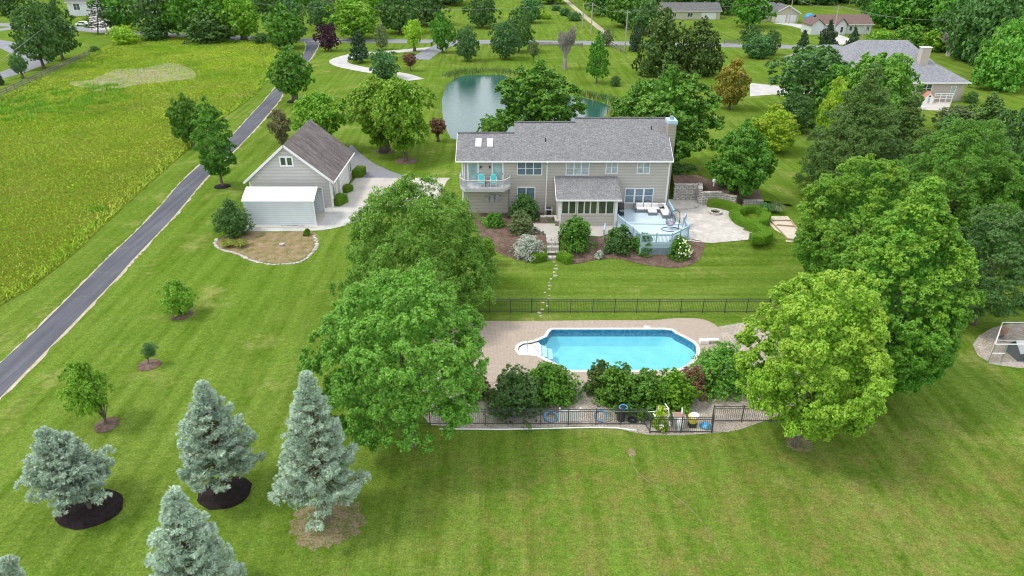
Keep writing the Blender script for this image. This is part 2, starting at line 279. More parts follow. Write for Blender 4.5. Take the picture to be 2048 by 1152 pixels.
# ------------------------------------------------------------------ mesh helpers
def wloc(o):
    v = Vector((0, 0, 0))
    while o: v += o.location; o = o.parent
    return v
class MB:
    def __init__(s): s.v = []; s.f = []
    def add(s, v, f):
        k = len(s.v); s.v += [tuple(p) for p in v]; s.f += [tuple(i + k for i in q) for q in f]; return s
    def box(s, x0, x1, y0, y1, z0, z1):
        return s.add([(x0, y0, z0), (x1, y0, z0), (x1, y1, z0), (x0, y1, z0), (x0, y0, z1), (x1, y0, z1), (x1, y1, z1), (x0, y1, z1)],
                     [(0, 3, 2, 1), (4, 5, 6, 7), (0, 1, 5, 4), (1, 2, 6, 5), (2, 3, 7, 6), (3, 0, 4, 7)])
    def bar(s, a, b, wd, ht):               # box along a->b
        a = Vector(a); b = Vector(b); d = (b - a).normalized(); u = Vector((0, 0, 1)) if abs(d.z) < .95 else Vector((0, 1, 0))
        r = d.cross(u).normalized() * wd / 2; u = r.cross(d).normalized() * ht / 2
        v = [a - r - u, a + r - u, a + r + u, a - r + u, b - r - u, b + r - u, b + r + u, b - r + u]
        return s.add(v, [(0, 1, 2, 3), (7, 6, 5, 4), (0, 4, 5, 1), (1, 5, 6, 2), (2, 6, 7, 3), (3, 7, 4, 0)])
    def tube(s, p, r, n=8, cap=True):
        p = [Vector(q) for q in p]; r = r if isinstance(r, (list, tuple)) else [r] * len(p); vs = []
        for i, q in enumerate(p):
            d = (p[min(i + 1, len(p) - 1)] - p[max(i - 1, 0)]).normalized(); u = Vector((0, 0, 1)) if abs(d.z) < .9 else Vector((1, 0, 0))
            a = d.cross(u).normalized(); b = d.cross(a)
            vs += [q + (a * math.cos(t) + b * math.sin(t)) * r[i] for t in [2 * math.pi * k / n for k in range(n)]]
        fs = [(i * n + k, i * n + (k + 1) % n, (i + 1) * n + (k + 1) % n, (i + 1) * n + k) for i in range(len(p) - 1) for k in range(n)]
        if cap: fs += [tuple(range(n))[::-1], tuple(range((len(p) - 1) * n, len(p) * n))]
        return s.add(vs, fs)
    def lathe(s, c, prof, n=16):            # prof: (r, z)
        vs = [(c[0] + r * math.cos(2 * math.pi * k / n), c[1] + r * math.sin(2 * math.pi * k / n), c[2] + z) for r, z in prof for k in range(n)]
        fs = [(i * n + k, i * n + (k + 1) % n, (i + 1) * n + (k + 1) % n, (i + 1) * n + k) for i in range(len(prof) - 1) for k in range(n)]
        fs += [tuple(range(n))[::-1], tuple(range((len(prof) - 1) * n, len(prof) * n))]
        return s.add(vs, fs)
    def prism(s, poly, z0, z1):
        n = len(poly)
        if sum(poly[i][0] * poly[(i + 1) % n][1] - poly[(i + 1) % n][0] * poly[i][1] for i in range(n)) < 0: poly = poly[::-1]
        v = [(x, y, z0) for x, y in poly] + [(x, y, z1) for x, y in poly]
        return s.add(v, [tuple(range(n))[::-1], tuple(range(n, 2 * n))] + [(i, (i + 1) % n, n + (i + 1) % n, n + i) for i in range(n)])
    def prismx(s, prof, x0, x1):            # profile in (y,z) extruded along x
        n = len(prof); v = [(x0, y, z) for y, z in prof] + [(x1, y, z) for y, z in prof]
        return s.add(v, [tuple(range(n))[::-1], tuple(range(n, 2 * n))] + [(i, (i + 1) % n, n + (i + 1) % n, n + i) for i in range(n)])
    def prismy(s, prof, y0, y1):            # profile in (x,z)
        n = len(prof); v = [(x, y0, z) for x, z in prof] + [(x, y1, z) for x, z in prof]
        return s.add(v, [tuple(range(n)), tuple(range(n, 2 * n))[::-1]] + [(n + i, n + (i + 1) % n, (i + 1) % n, i) for i in range(n)])
    def build(s, name, mat, parent=None, smooth=False, bevel=0, local=False):
        me = bpy.data.meshes.new(name); off = Vector((0, 0, 0)) if (local or parent is None) else wloc(parent)
        me.from_pydata([tuple(Vector(p) - off) for p in s.v], [], s.f); me.materials.append(MATS[mat])
        if smooth: me.polygons.foreach_set('use_smooth', [True] * len(me.polygons))
        o = bpy.data.objects.new(name, me); COL.objects.link(o); o.parent = parent
        if bevel:
            m = o.modifiers.new('bevel', 'BEVEL'); m.width = bevel; m.segments = 2
        return o
def tag(o, label=None, cat=None, group=None, kind=None):
    if label: o['label'] = label
    if cat: o['category'] = cat
    if group: o['group'] = group
    if kind: o['kind'] = kind
    return o
def thing(name, loc, label, cat, group=None, rz=0):
    o = bpy.data.objects.new(name, None); COL.objects.link(o); o.location = loc; o.rotation_euler = (0, 0, rz); o.empty_display_size = .2
    return tag(o, label, cat, group)
def struct(o): o['kind'] = 'structure'; return o

def sheet(name, poly, mat, off, step=None, holes=(), kind='structure', hfun=terrain, parent=None):
    P = np.array(poly); verts = [Vector(p) for p in poly]; n = len(poly); edges = [(i, (i + 1) % n) for i in range(n)]
    for h in holes:
        k = len(verts); verts += [Vector(p) for p in h]; edges += [(k + i, k + (i + 1) % len(h)) for i in range(len(h))]
    x0, y0 = P.min(0); x1, y1 = P.max(0)
    if step:
        gx, gy = np.meshgrid(np.arange(x0, x1, step), np.arange(y0, y1, step)); gx = gx.ravel(); gy = gy.ravel()
        m = sdf(poly, gx, gy) < -step * .3
        for h in holes: m &= sdf(h, gx, gy) > step * .3
        verts += [Vector((a, b)) for a, b in zip(gx[m], gy[m])]
    v, e, f, *_ = delaunay_2d_cdt(verts, edges, [], 1 if not holes else 2, 1e-5)
    V = np.array([(p[0], p[1]) for p in v]); z = hfun(V[:, 0], V[:, 1]) + off
    ff = []
    for t in f:
        c = V[list(t)].mean(0)
        if holes and any(sdf(h, c[0], c[1]) < 0 for h in holes): continue
        a, b, cc = V[t[0]], V[t[1]], V[t[2]]
        ff.append(t if (b[0]-a[0])*(cc[1]-a[1]) - (b[1]-a[1])*(cc[0]-a[0]) > 0 else t[::-1])
    me = bpy.data.meshes.new(name); me.from_pydata(np.column_stack([V, z]).tolist(), [], ff); me.materials.append(MATS[mat])
    o = bpy.data.objects.new(name, me); COL.objects.link(o); o.parent = parent
    if kind: o['kind'] = kind
    return o
def ribbon(cl, wd):
    cl = [Vector(p[:2]) for p in cl]; L = []; Rr = []
    for i, p in enumerate(cl):
        d = (cl[min(i + 1, len(cl) - 1)] - cl[max(i - 1, 0)]).normalized(); nrm = Vector((-d.y, d.x)) * wd / 2
        L.append(tuple(p + nrm)); Rr.append(tuple(p - nrm))
    return L + Rr[::-1]
def smooth(p, k=4, closed=False):
    p = [np.array(q, float) for q in p]; n = len(p); o = []
    for i in range(n if closed else n - 1):
        a, b, c, d = (p[(i - 1) % n], p[i], p[(i + 1) % n], p[(i + 2) % n]) if closed else (p[max(i - 1, 0)], p[i], p[i + 1], p[min(i + 2, n - 1)])
        for j in range(k):
            t = j / k; o.append(tuple(.5 * (2 * b + (c - a) * t + (2 * a - 5 * b + 4 * c - d) * t * t + (-a + 3 * b - 3 * c + d) * t ** 3)))
    if not closed: o.append(tuple(p[-1]))
    return o
def wob(poly, amp, seed=0):
    r = random.Random(seed); return [(x + r.uniform(-amp, amp), y + r.uniform(-amp, amp)) for x, y in poly]

# ------------------------------------------------------------------ ground, roads, paths, water
def axis(fine, lo, hi):
    a = [lo]
    while a[-1] < hi:
        x = a[-1]; s = 12
        for f0, f1, st in fine:
            if f0 <= x < f1: s = min(s, st)
            elif x < f0 and x + s > f0: s = min(s, max(f0 - x, .05))
        a.append(x + s)
    return np.array(a)
gx = axis([(-20, 42, 1.0), (0, 16, .35), (-30, 30, 3)], -700, 700); gy = axis([(40, 49, .35), (58, 68, .5), (58, 165, 1.5)], -60, 1500)
GX, GY = np.meshgrid(gx, gy); ZZ = terrain(GX, GY)
nx, ny = len(gx), len(gy); idx = np.arange(nx * ny).reshape(ny, nx)
fc = np.stack([idx[:-1, :-1], idx[:-1, 1:], idx[1:, 1:], idx[1:, :-1]], -1).reshape(-1, 4)
def npmesh(name, V, Fq, mat, tint=None):
    me = bpy.data.meshes.new(name); nv = len(V); nf = len(Fq); k = Fq.shape[1]
    me.vertices.add(nv); me.vertices.foreach_set('co', np.ascontiguousarray(V, np.float32).ravel())
    me.loops.add(nf * k); me.loops.foreach_set('vertex_index', np.ascontiguousarray(Fq, np.int32).ravel())
    me.polygons.add(nf); me.polygons.foreach_set('loop_start', np.arange(nf, dtype=np.int32) * k)
    if tint is not None:
        a = me.attributes.new('tint', 'FLOAT', 'POINT'); a.data.foreach_set('value', np.ascontiguousarray(tint, np.float32))
    me.materials.append(MATS[mat]); me.update(calc_edges=True); return me
me = npmesh('ground', np.column_stack([GX.ravel(), GY.ravel(), ZZ.ravel()]), fc, 'lawn')
g = bpy.data.objects.new('ground', me); COL.objects.link(g); struct(g)

MEADOW = pts((-420,760),(0,612),(62,577),(140,515),(255,408),(375,300),(445,237),(512,190),(545,150),(556,100),(540,86),(450,80),(330,74),(240,80),(215,92),(185,108),(0,195),(-500,420))
sheet('meadow', MEADOW, 'meadow', .02, 6)
sheet('thatch_patch', wob(smooth(pts((135,165),(180,160),(230,140),(290,136),(345,125),(390,147),(380,158),(320,165),(265,172),(215,182),(170,178)), 3, True), .5), 'dead_thatch', .05)
dl = [(-300,960),(0,727),(160,573),(212,520),(262,473),(300,435),(332,400),(357,370),(390,339),(459,277),(500,232),(530,200),(549,177),(580,143),(604,112),(612,95),(609,82)]
dr = [(641,82),(633,98),(622,116),(600,144),(567,185),(559,200),(520,247),(476,294),(414,354),(385,388),(350,430),(305,478),(262,523),(217,573),(0,795),(-260,1050)]
DRV = smooth(pts(*dl), 3) + smooth(pts(*dr), 3)
sheet('drive_verge', [(x + random.uniform(-.14, .1), y) for x, y in smooth([(x - .14, y) for x, y in pts(*dl)], 16)] + [(x + random.uniform(-.1, .22), y) for x, y in smooth([(x + .2, y) for x, y in pts(*dr)], 16)], 'verge', .008)
sheet('asphalt_driveway', DRV, 'asphalt', .014)
road = pts((-300,42),(0,50),(160,58),(230,64),(500,76),(700,81),(1000,84),(1300,88),(1500,92),(1700,97),(1850,100),(2300,108))
sheet('country_road', ribbon(smooth(road, 3), 6.8), 'road', .02)
lane = pts((0,50),(30,53),(-60,66)); sheet('side_lane', ribbon(pts((60,53),(0,60),(-60,68),(-150,80)), 6), 'road', .012)
sheet('neighbour_driveway', ribbon(smooth(pts((-80,75),(0,86),(45,104),(78,120),(50,135),(0,152),(-60,165)), 3), 5.5), 'road', .016)
sheet('gravel_loop', ribbon(smooth(pts((890,94),(835,99),(777,104),(720,108),(690,115),(676,122),(690,131),(740,141),(800,150),(830,160)), 4), 4.2), 'gravel_pale', .016)
sheet('loop_drive', ribbon(pts((838,119),(862,103),(884,92),(910,84)), 5), 'road', .024)
sheet('garage_asphalt', smooth(pts((700,290),(716,303),(745,325),(780,342),(818,357),(760,360),(712,360),(690,330)), 3, True), 'road', .018)
sheet('driveway_apron', pts((712,356),(930,356),(930,420),(720,412),(662,412)), 'concrete', .03)
sheet('gravel_pad', smooth(pts((630,420),(700,408),(770,412),(720,440),(660,458),(600,462),(490,462),(480,452)), 3, True), 'gravel_pale', .012)
sheet('concrete_drive', pts((1500,166),(1560,172),(1640,180),(1640,200),(1545,189),(1500,193)), 'gravel_pale', .02)
sheet('far_driveway', ribbon(pts((1700,90),(1680,78),(1650,66),(1600,52),(1560,46)), 6), 'gravel_pale', .03)
sheet('white_yard_drive', ribbon(pts((205,60),(200,30),(180,10)), 7), 'gravel_pale', .03)
sheet('field_track', ribbon(pts((1130,0),(1165,30),(1205,62),(1220,85)), 2.0), 'verge', .03)
sheet('neighbour_terrace', pts((1780,196),(1905,200),(1895,222),(1800,218)), 'concrete', .03)

# pond
me = sheet('pond_water', smooth(POND, 3, True), 'pond_water', -.45, hfun=lambda x, y: np.zeros_like(x))
# pool: liner, walls, coping, deck, water
pool = thing('swimming_pool', (8.2, 44.3, 0), 'in-ground pool of turquoise water with white entry steps and coping', 'swimming pool')
n = len(RIM); v = [(x, y, .03) for x, y in RIM] + [(x, y, -1.35) for x, y in RIM]
mb = MB(); mb.add(v, [(i, n + i, n + (i + 1) % n, (i + 1) % n) for i in range(n)]); mb.build('pool_wall', 'pool_wall', pool)
inner = [(x * .86 + 8.2 * .14, y * .86 + 44.3 * .14) for x, y in RIM]
mb = MB(); mb.add([(x, y, -.62) for x, y in RIM] + [(x, y, -1.3) for x, y in inner], [(i, n + i, n + (i + 1) % n, (i + 1) % n) for i in range(n)])
mb.add([(x, y, -1.3) for x, y in inner], [tuple(range(n))[::-1]]); mb.build('pool_floor', 'pool_liner', pool)
mb = MB()
sx = [p for p in STEP]
for k, (xm, z) in enumerate([(2.25, -.07), (2.7, -.25), (3.15, -.48)]):
    mb.prism([(x + .05, y) for x, y in STEP[2:6]] + [(STEP[6][0], STEP[6][1] + .04), (STEP[7][0], STEP[7][1] + .05), (xm, 43.8), (xm, 45.2), (STEP[0][0], STEP[0][1] - .05), (STEP[1][0], STEP[1][1] - .04)], z - 1.0 - .003 * k, z)
mb.build('entry_steps', 'white_metal', pool)
def offset(poly, d):
    o = []; n = len(poly); c = sum(poly[i][0] * poly[(i + 1) % n][1] - poly[(i + 1) % n][0] * poly[i][1] for i in range(n)); s = 1 if c < 0 else -1
    for i in range(n):
        a = Vector(poly[i - 1]); b = Vector(poly[i]); c2 = Vector(poly[(i + 1) % n]); e = ((b - a).normalized() + (c2 - b).normalized()).normalized()
        o.append((b.x - e.y * d * s, b.y + e.x * d * s))
    return o
OUT = offset(FULL, .28)
o = sheet('coping', OUT, 'coping', .06, holes=[FULL], kind=None, hfun=lambda x, y: np.zeros_like(x), parent=pool); o.data.transform(Matrix.Translation(-wloc(pool)))
m = o.modifiers.new('s', 'SOLIDIFY'); m.thickness = .06
o = sheet('pool_water', RIM, 'pool_water', -.12, kind=None, hfun=lambda x, y: np.zeros_like(x), parent=pool); o.data.transform(Matrix.Translation(-wloc(pool)))
for yy in (44.0, 44.85): MB().tube([(1.2, yy, 0), (1.2, yy, .6), (1.35, yy, .72), (1.7, yy, .6), (2.0, yy, .1)], .022).build('handrail', 'grey_metal', pool, smooth=True)
MB().box(10.75, 11.25, 47.35, 47.8, .05, .09).build('skimmer_lid', 'white_trim', pool)
mb = MB(); mb.box(0, .7, 0, .45, 0, .3); mb.box(.5, 1.5, .05, .4, .3, .35)
o = mb.build('diving_board', 'white_trim', None, bevel=.03); o.location = (14.7, 45.1, .03); tag(o, 'short white jump board at right end of the pool', 'diving board')
DECK = smooth(pts((880,650),(1050,643),(1200,641),(1300,641),(1350,637),(1400,638),(1427,648),(1440,662),(1443,690),(1440,730),(1400,765),(1150,765),(960,765),(880,740)), 3, True)
sheet('paver_deck', DECK, 'pavers', .03, 1.2, holes=[offset(FULL, .15)], hfun=lambda x, y: np.zeros_like(x))
sheet('gravel_bed', smooth(pts((860,742),(950,735),(1445,652),(1500,650),(1600,700),(1600,800),(1500,852),(1430,866),(1300,870),(1185,852),(860,850)), 3, True), 'gravel', .008, 1.2, holes=[offset(FULL, .15)], hfun=lambda x, y: np.zeros_like(x))
# beds, patio, walks near the house
sheet('patio', smooth(pts((1345,480),(1325,440),(1330,400),(1395,400),(1440,406),(1470,425),(1490,445),(1510,462),(1500,480)), 2, True), 'stamped', .05, .8)
sheet('walkway', pts((1092,482),(1112,482),(1122,470),(1200,474),(1225,466),(1240,440),(1112,440),(1112,448),(1066,448),(1070,466),(1092,470)), 'concrete', .06, .6)
sheet('mulch_bed', smooth(pts((1140,490),(1145,528),(1190,520),(1235,518),(1290,530),(1350,536),(1390,526),(1408,500),(1405,484),(1380,478),(1320,470),(1200,475)), 3, True), 'mulch', .035, .7)
sheet('left_mulch_bed', smooth(pts((950,446),(935,428),(1000,424),(1085,426),(1095,470),(1090,500),(1085,522),(1040,520),(985,500),(960,480)), 3, True), 'mulch', .035, .7)
sheet('stone_bed', smooth(pts((480,462),(550,465),(620,462),(637,478),(620,505),(600,520),(560,526),(510,522),(465,507),(433,495),(440,478)), 3, True), 'bare_weeds', .014)
sheet('garden_plot', pts((1535,433),(1575,433),(1600,462),(1600,486),(1572,484),(1540,450)), 'sand', .04, .8)
sheet('kennel_yard', smooth(pts((1945,690),(1985,656),(2060,648),(2120,690),(2090,733),(1985,729)), 2, True), 'gravel', .02)
for k, (a, b, w_, h_) in enumerate([(1598,888,26,9),(655,1043,62,34)]):
    x, y, _ = P2(a, b); s = w_ / F * 45; sheet('bare_soil', [(x + s * math.cos(t) * random.uniform(.82, 1.08), y + s * .95 * math.sin(t) * random.uniform(.82, 1.08)) for t in [i * .1309 for i in range(48)]], 'patch_soil', .012)
sheet('worn_line', ribbon(smooth(pts((1262,905),(1268,935),(1300,965),(1345,990),(1385,1022),(1418,1065),(1442,1115)), 6), .05), 'patch_soil', .01)
sheet('bare_soil', wob(smooth(pts((1255,900),(1264,897),(1272,905),(1268,914),(1259,912)), 3, True), .05), 'patch_soil', .012)
stones = MB(); r_ = random.Random(3)
for i in range(17):                               # stepping stones down to the pool gate
    t = i / 16; px = 1112 - 28 * t + r_.uniform(-7, 7); py = 524 + 108 * t; x, y, z = P2(px, py); s = r_.uniform(.12, .26)
    stones.prism([(x + s * r_.uniform(.7, 1.2) * math.cos(a), y + s * r_.uniform(.5, .9) * math.sin(a)) for a in [k * 1.05 for k in range(6)]], z - .05, z + .012)
tag(stones.build('stepping_stones', 'flagstone'), 'irregular flat stones set in the grass between house steps and pool gate', 'stepping stones', kind='stuff')
edge = MB(); cl = smooth(pts((433,478),(431,490),(445,500),(475,508),(505,522),(550,529),(600,524),(622,508),(634,490),(628,472)), 7)
for x, y in cl:
    s = r_.uniform(.1, .2); edge.prism([(x + s * 1.4 * math.cos(a + s * 9), y + s * math.sin(a + s * 9)) for a in [k * 1.05 for k in range(6)]], -.05, r_.uniform(.02, .07))
tag(edge.build('stone_edging', 'flagstone'), 'line of small pale stones edging the weedy bed by the shed', 'stone edging')

# ------------------------------------------------------------------ foliage builders
class Leaf:
    def __init__(s, seed): s.r = np.random.default_rng(seed); s.P = []; s.N = []; s.S = []; s.T = []; s.A = []; s.D = []
    def put(s, P, N, size, tint=0, asp=.6, dirv=None):
        n = len(P); s.P.append(P); s.N.append(N); s.S.append(np.broadcast_to(size, n)); s.T.append(np.broadcast_to(tint, n)); s.A.append(np.broadcast_to(asp, n))
        s.D.append(s.r.normal(size=(n, 3)) if dirv is None else dirv)
    def mesh(s, name, mat):
        P = np.concatenate(s.P); N = np.concatenate(s.N); S = np.concatenate(s.S)[:, None]; A = np.concatenate(s.A)[:, None]; T = np.concatenate(s.T); D = np.concatenate(s.D)
        N = N / (np.linalg.norm(N, axis=1, keepdims=True) + 1e-9); t = np.cross(N, D); t = np.cross(t, N); t /= np.linalg.norm(t, axis=1, keepdims=True) + 1e-9
        b = np.cross(N, t); V = np.stack([P - t * S, P + b * S * A, P + t * S, P - b * S * A], 1).reshape(-1, 3)
        return npmesh(name, V, np.arange(len(V)).reshape(-1, 4), mat, np.repeat(T, 4))
def unit(v): return v / (np.linalg.norm(v, axis=-1, keepdims=True) + 1e-9)
PROF = {
 'round': lambda z: np.sqrt(np.clip(1 - (2 * z - 1) ** 2, 0, 1)) ** .85,
 'egg': lambda z: np.clip(np.sin(np.pi * np.clip(z, 0, 1) ** .75), 0, 1) ** .7,
 'broad': lambda z: np.clip(1 - np.abs(z - .38) ** 2.2 / .40, 0, 1) ** .6 * np.clip(z * 8 + .45, 0, 1),
 'cone': lambda z: np.clip((1.02 - z), 0, 1) ** .75 * np.clip(z * 6 + .5, 0, 1),
 'cone3': lambda z: np.clip(1 - z ** 2, 0, 1) ** .62 * np.clip(z * 4 + .55, 0, 1),
 'cone2': lambda z: np.clip(1.02 - z ** 1.35, 0, 1) ** .8 * np.clip(z * 5 + .5, 0, 1),
 'spire': lambda z: np.clip(1 - z ** 2.2, 0, 1) ** .8 * np.clip(z * 5 + .6, 0, 1),
 'vase': lambda z: np.clip(.25 + 1.25 * z, 0, 1) * np.sqrt(np.clip(1 - z ** 3.2, 0, 1)),
 'dome': lambda z: np.sqrt(np.clip(1 - z ** 2, 0, 1)),
}
def crown_points(rng, n, prof, Rr, H, lob=.16, inner=.55):
    z = rng.random(n * 6); f = PROF[prof](z); keep = rng.random(n * 6) < np.clip(f + .1, 0, 1); z = z[keep][:n]; f = f[keep][:n]; n = len(z)
    th = rng.random(n) * 2 * np.pi; ph = rng.random(6) * 6.28
    lobe = 1 + lob * (np.sin(3 * th + ph[0] + 4 * z) * .5 + np.sin(5 * th + ph[1] - 7 * z) * .4 + np.sin(2 * th + ph[2] + 9 * z) * .5)
    rr = (inner + (1 - inner) * rng.random(n) ** .5) * f * lobe
    P = np.stack([rr * Rr * np.cos(th), rr * Rr * np.sin(th), z * H * (1 + .05 * np.sin(th * 2 + ph[3]))], 1)
    return P, rr / (f * lobe + 1e-6)
def crown_mesh(name, mat, seed, prof, Rr, H, nclump, sub, nleaf, leaf, lob=.16, csize=.2, inner=.5, flat=.75, tip=1.0, droop=0.0, core=True, spread=.9):
    rng = np.random.default_rng(seed); L = Leaf(seed)
    C, fr = crown_points(rng, nclump, prof, Rr * (1 - csize * .6), H * (1 - csize * .2), lob, inner)
    cen = np.array([0, 0, H * .42])
    for c in C:
        out = unit(c - cen); rc = Rr * csize * rng.uniform(.7, 1.25); ct = rng.random()
        d = unit(rng.normal(size=(sub, 3)) + out * .8 + np.array([0, 0, .45])); rad = rng.uniform(.35, 1, (sub, 1)) ** .6
        S = c + d * rad * rc * np.array([1, 1, flat]); S[:, 2] -= droop * rc * (np.abs(d[:, 0]) + np.abs(d[:, 1])) * rng.random(sub)
        rs = rc * .31
        d2 = unit(rng.normal(size=(sub, nleaf, 3)) + out * .5 + np.array([0, 0, .5])); r2 = rng.random((sub, nleaf, 1)) ** .5
        Q = S[:, None, :] + d2 * r2 * rs * np.array([1, 1, .75 + droop * .8])
        N = d2 * .7 + out * .35 + np.array([0, 0, .4]) + rng.normal(size=d2.shape) * spread * .75
        hz = np.clip(Q[..., 2] / H, 0, 1)
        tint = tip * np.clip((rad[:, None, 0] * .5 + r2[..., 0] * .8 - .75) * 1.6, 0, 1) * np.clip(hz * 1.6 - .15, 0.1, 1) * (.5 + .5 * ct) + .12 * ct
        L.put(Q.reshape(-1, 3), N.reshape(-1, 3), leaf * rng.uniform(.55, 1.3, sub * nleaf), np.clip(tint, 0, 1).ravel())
    if core:                                   # inner leaves so the crown is not hollow
        K, _ = crown_points(rng, int(nclump * 22), prof, Rr * .72, H * .92, lob, .1); K[:, 2] += H * .02
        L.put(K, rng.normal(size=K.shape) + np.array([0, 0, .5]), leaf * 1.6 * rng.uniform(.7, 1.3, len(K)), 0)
    return L.mesh(name, mat)
def trunk_mesh(name, seed, Rr, H, base, tr, mat='bark', limbs=7, lean=0):
    rng = random.Random(seed); mb = MB(); top = base + H * .6
    mb.tube([(0, 0, -.1), (.02, 0, .25), (lean * .3, 0, base * .6 + .3), (lean, .05, base + H * .25), (lean * 1.1, 0, top)], [tr * 1.5, tr * 1.05, tr * .85, tr * .55, tr * .15], 9)
    for i in range(limbs):
        a = rng.uniform(0, 6.28) ; z0 = base * .8 + H * rng.uniform(.0, .25); r1 = Rr * rng.uniform(.45, .75); z1 = z0 + H * rng.uniform(.2, .45)
        mb.tube([(lean * .5, 0, z0), (r1 * .45 * math.cos(a), r1 * .45 * math.sin(a), z0 + (z1 - z0) * .55), (r1 * math.cos(a), r1 * math.sin(a), z1)], [tr * .45, tr * .28, tr * .08], 6)
    me = bpy.data.meshes.new(name); me.from_pydata(mb.v, [], mb.f); me.materials.append(MATS[mat]); me.polygons.foreach_set('use_smooth', [True] * len(me.polygons)); return me
def mk(me, name, parent, loc=(0, 0, 0)):
    o = bpy.data.objects.new(name, me); COL.objects.link(o); o.parent = parent; o.location = loc; return o
# style: material, profile, clump size, lobes, droop, flatness, tip strength, inner
ST = {
 'maple': ('maple', 'egg', .18, .18, 0, .7, 1, .55), 'gold': ('gold_tip', 'egg', .135, .14, 0, .9, 1.4, .6), 'light': ('light', 'round', .145, .24, .25, .7, 1, .5),
 'birch': ('birch', 'broad', .135, .12, .35, .8, 1, .55), 'lime': ('lime', 'round', .2, .15, .1, .7, 1, .5), 'oak': ('oak', 'broad', .19, .15, .1, .65, .8, .5),
 'pine': ('pine', 'cone2', .17, .24, .1, .5, 1, .5), 'dark_pine': ('dark_pine', 'cone', .2, .14, .3, .4, 0, .4), 'cedar': ('cedar', 'spire', .19, .1, .1, .95, 1, .6),
 'plum': ('plum', 'round', .2, .1, 0, .7, 0, .5), 'bronze': ('bronze', 'vase', .22, .2, 0, .7, 0, .4), 'rust': ('rust', 'egg', .18, .12, 0, .75, 1.1, .55),
 'willow': ('willow', 'round', .17, .06, .2, .9, .8, .6), 'grey': ('grey_green', 'egg', .2, .2, 0, .8, 0, .4), 'vase': ('light', 'vase', .2, .2, .2, .7, 1, .45),
 'yellow_green': ('yellow_green', 'round', .135, .16, .25, .75, 1, .55), 'birch_cone': ('birch', 'cone3', .135, .13, .35, .8, 1, .55), 'airy': ('light', 'vase', .2, .38, .3, .7, 1, .35), 'brown': ('brown_leaf', 'vase', .22, .35, 0, .8, 0, .3),
 'young': ('light', 'egg', .26, .35, .2, .6, 1, .3), 'sap': ('willow', 'vase', .3, .4, .2, .5, 1, .2),
 'column': ('maple', 'spire', .22, .1, 0, .8, .6, .5),
}
PROTO = {}
def proto(style, lod, var, Rr, H):
    k = (style, lod, var)
    if k in PROTO: return PROTO[k]
    mat, prof, cs, lob, dr_, fl, tp, inn = ST[style]
    nc, sub, nl, lf = {0: (240, 14, 38, .072), 1: (115, 11, 20, .13), 2: (76, 8, 13, .21), 3: (50, 7, 9, .34)}[lod]
    nc = int(nc * (.19 / cs) ** 1.2)
    if lod == 0: nc = int(nc * (Rr / 5.5) ** 1.3 * max(.6, min(1.6, H / (2 * Rr))))
    sd_ = hash((len(style), lod, var, ord(style[0]), ord(style[-1]))) % 10000
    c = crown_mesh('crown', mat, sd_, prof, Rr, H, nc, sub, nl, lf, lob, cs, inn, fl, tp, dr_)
    PROTO[k] = (c, Rr, H); return PROTO[k]
TR = {}
def tree(name, style, bx, by, ty, hw, cb, label, cat='tree', group=None, var=None, lod=None, mulch=None, cx=None, trunk='bark', lean=0, tr=None):
    x, y, z = P2(bx, by); dist = math.hypot(y, CZ); zc = y * math.cos(TH) + (CZ - z) * math.sin(TH)
    top = WY(bx, ty, y)[2]; Rr = hw / F * zc
    top += Rr * .02
    Ht = max(top - z, Rr * .9); base = Ht * cb; Hc = Ht - base
    if lod is None: lod = 0 if zc < 62 and hw > 70 else (1 if zc < 110 else (2 if zc < 175 else 3))
    if style == 'pine': Rr *= 1.1
    Rr *= .86 if lod == 0 else .95
    if var is None: var = (bx * 7 + by) % (2 if lod else 97)
    me, R0, H0 = proto(style, lod, var, Rr if lod == 0 else {1: 4.0, 2: 5.0, 3: 7.0}[lod], Hc if lod == 0 else {1: 7.0, 2: 9.0, 3: 11.0}[lod])
    o = thing(name, (x, y, z), label, cat, group)
    cx_ = ((cx if cx is not None else bx) - bx) / F * zc
    c = mk(me, 'crown', o, (cx_, 0, base)); c.scale = (Rr / R0, Rr / R0, Hc / H0); c.rotation_euler = (0, 0, (bx * 13 % 62) / 10)
    tk = ('t', trunk, (bx + by) % 3 if lod else bx)
    if tk not in TR: TR[tk] = (trunk_mesh('trunk', bx, Rr * .9, Hc, base, tr or max(.12, Rr * .065), trunk, lean=cx_ * .7), Rr, Ht)
    tm, r0, h0 = TR[tk]; t = mk(tm, 'trunk', o); t.scale = (Rr / r0, Rr / r0, Ht / h0)
    if mulch: disc(x, y, z, mulch, o)
    return o
def disc(x, y, z, mulch, parent=None):
    mat, rx, ry = mulch; p = [(x + rx * math.cos(t) * random.uniform(.95, 1.05), y + ry * math.sin(t) * random.uniform(.95, 1.05)) for t in [i * .2618 for i in range(24)]]
    mb = MB(); off = wloc(parent) if parent else Vector((0,0,0)); n = 24
    mb.add([(a, b, z + .02) for a, b in p] + [(x + (a - x) * .9, y + (b - y) * .9, z + .09) for a, b in p] + [(x, y, z + .12)], [(i, (i + 1) % n, n + (i + 1) % n, n + i) for i in range(n)] + [(n + i, n + (i + 1) % n, 2 * n) for i in range(n)])
    o = mb.build('mulch_ring', mat, parent, smooth=True); return o

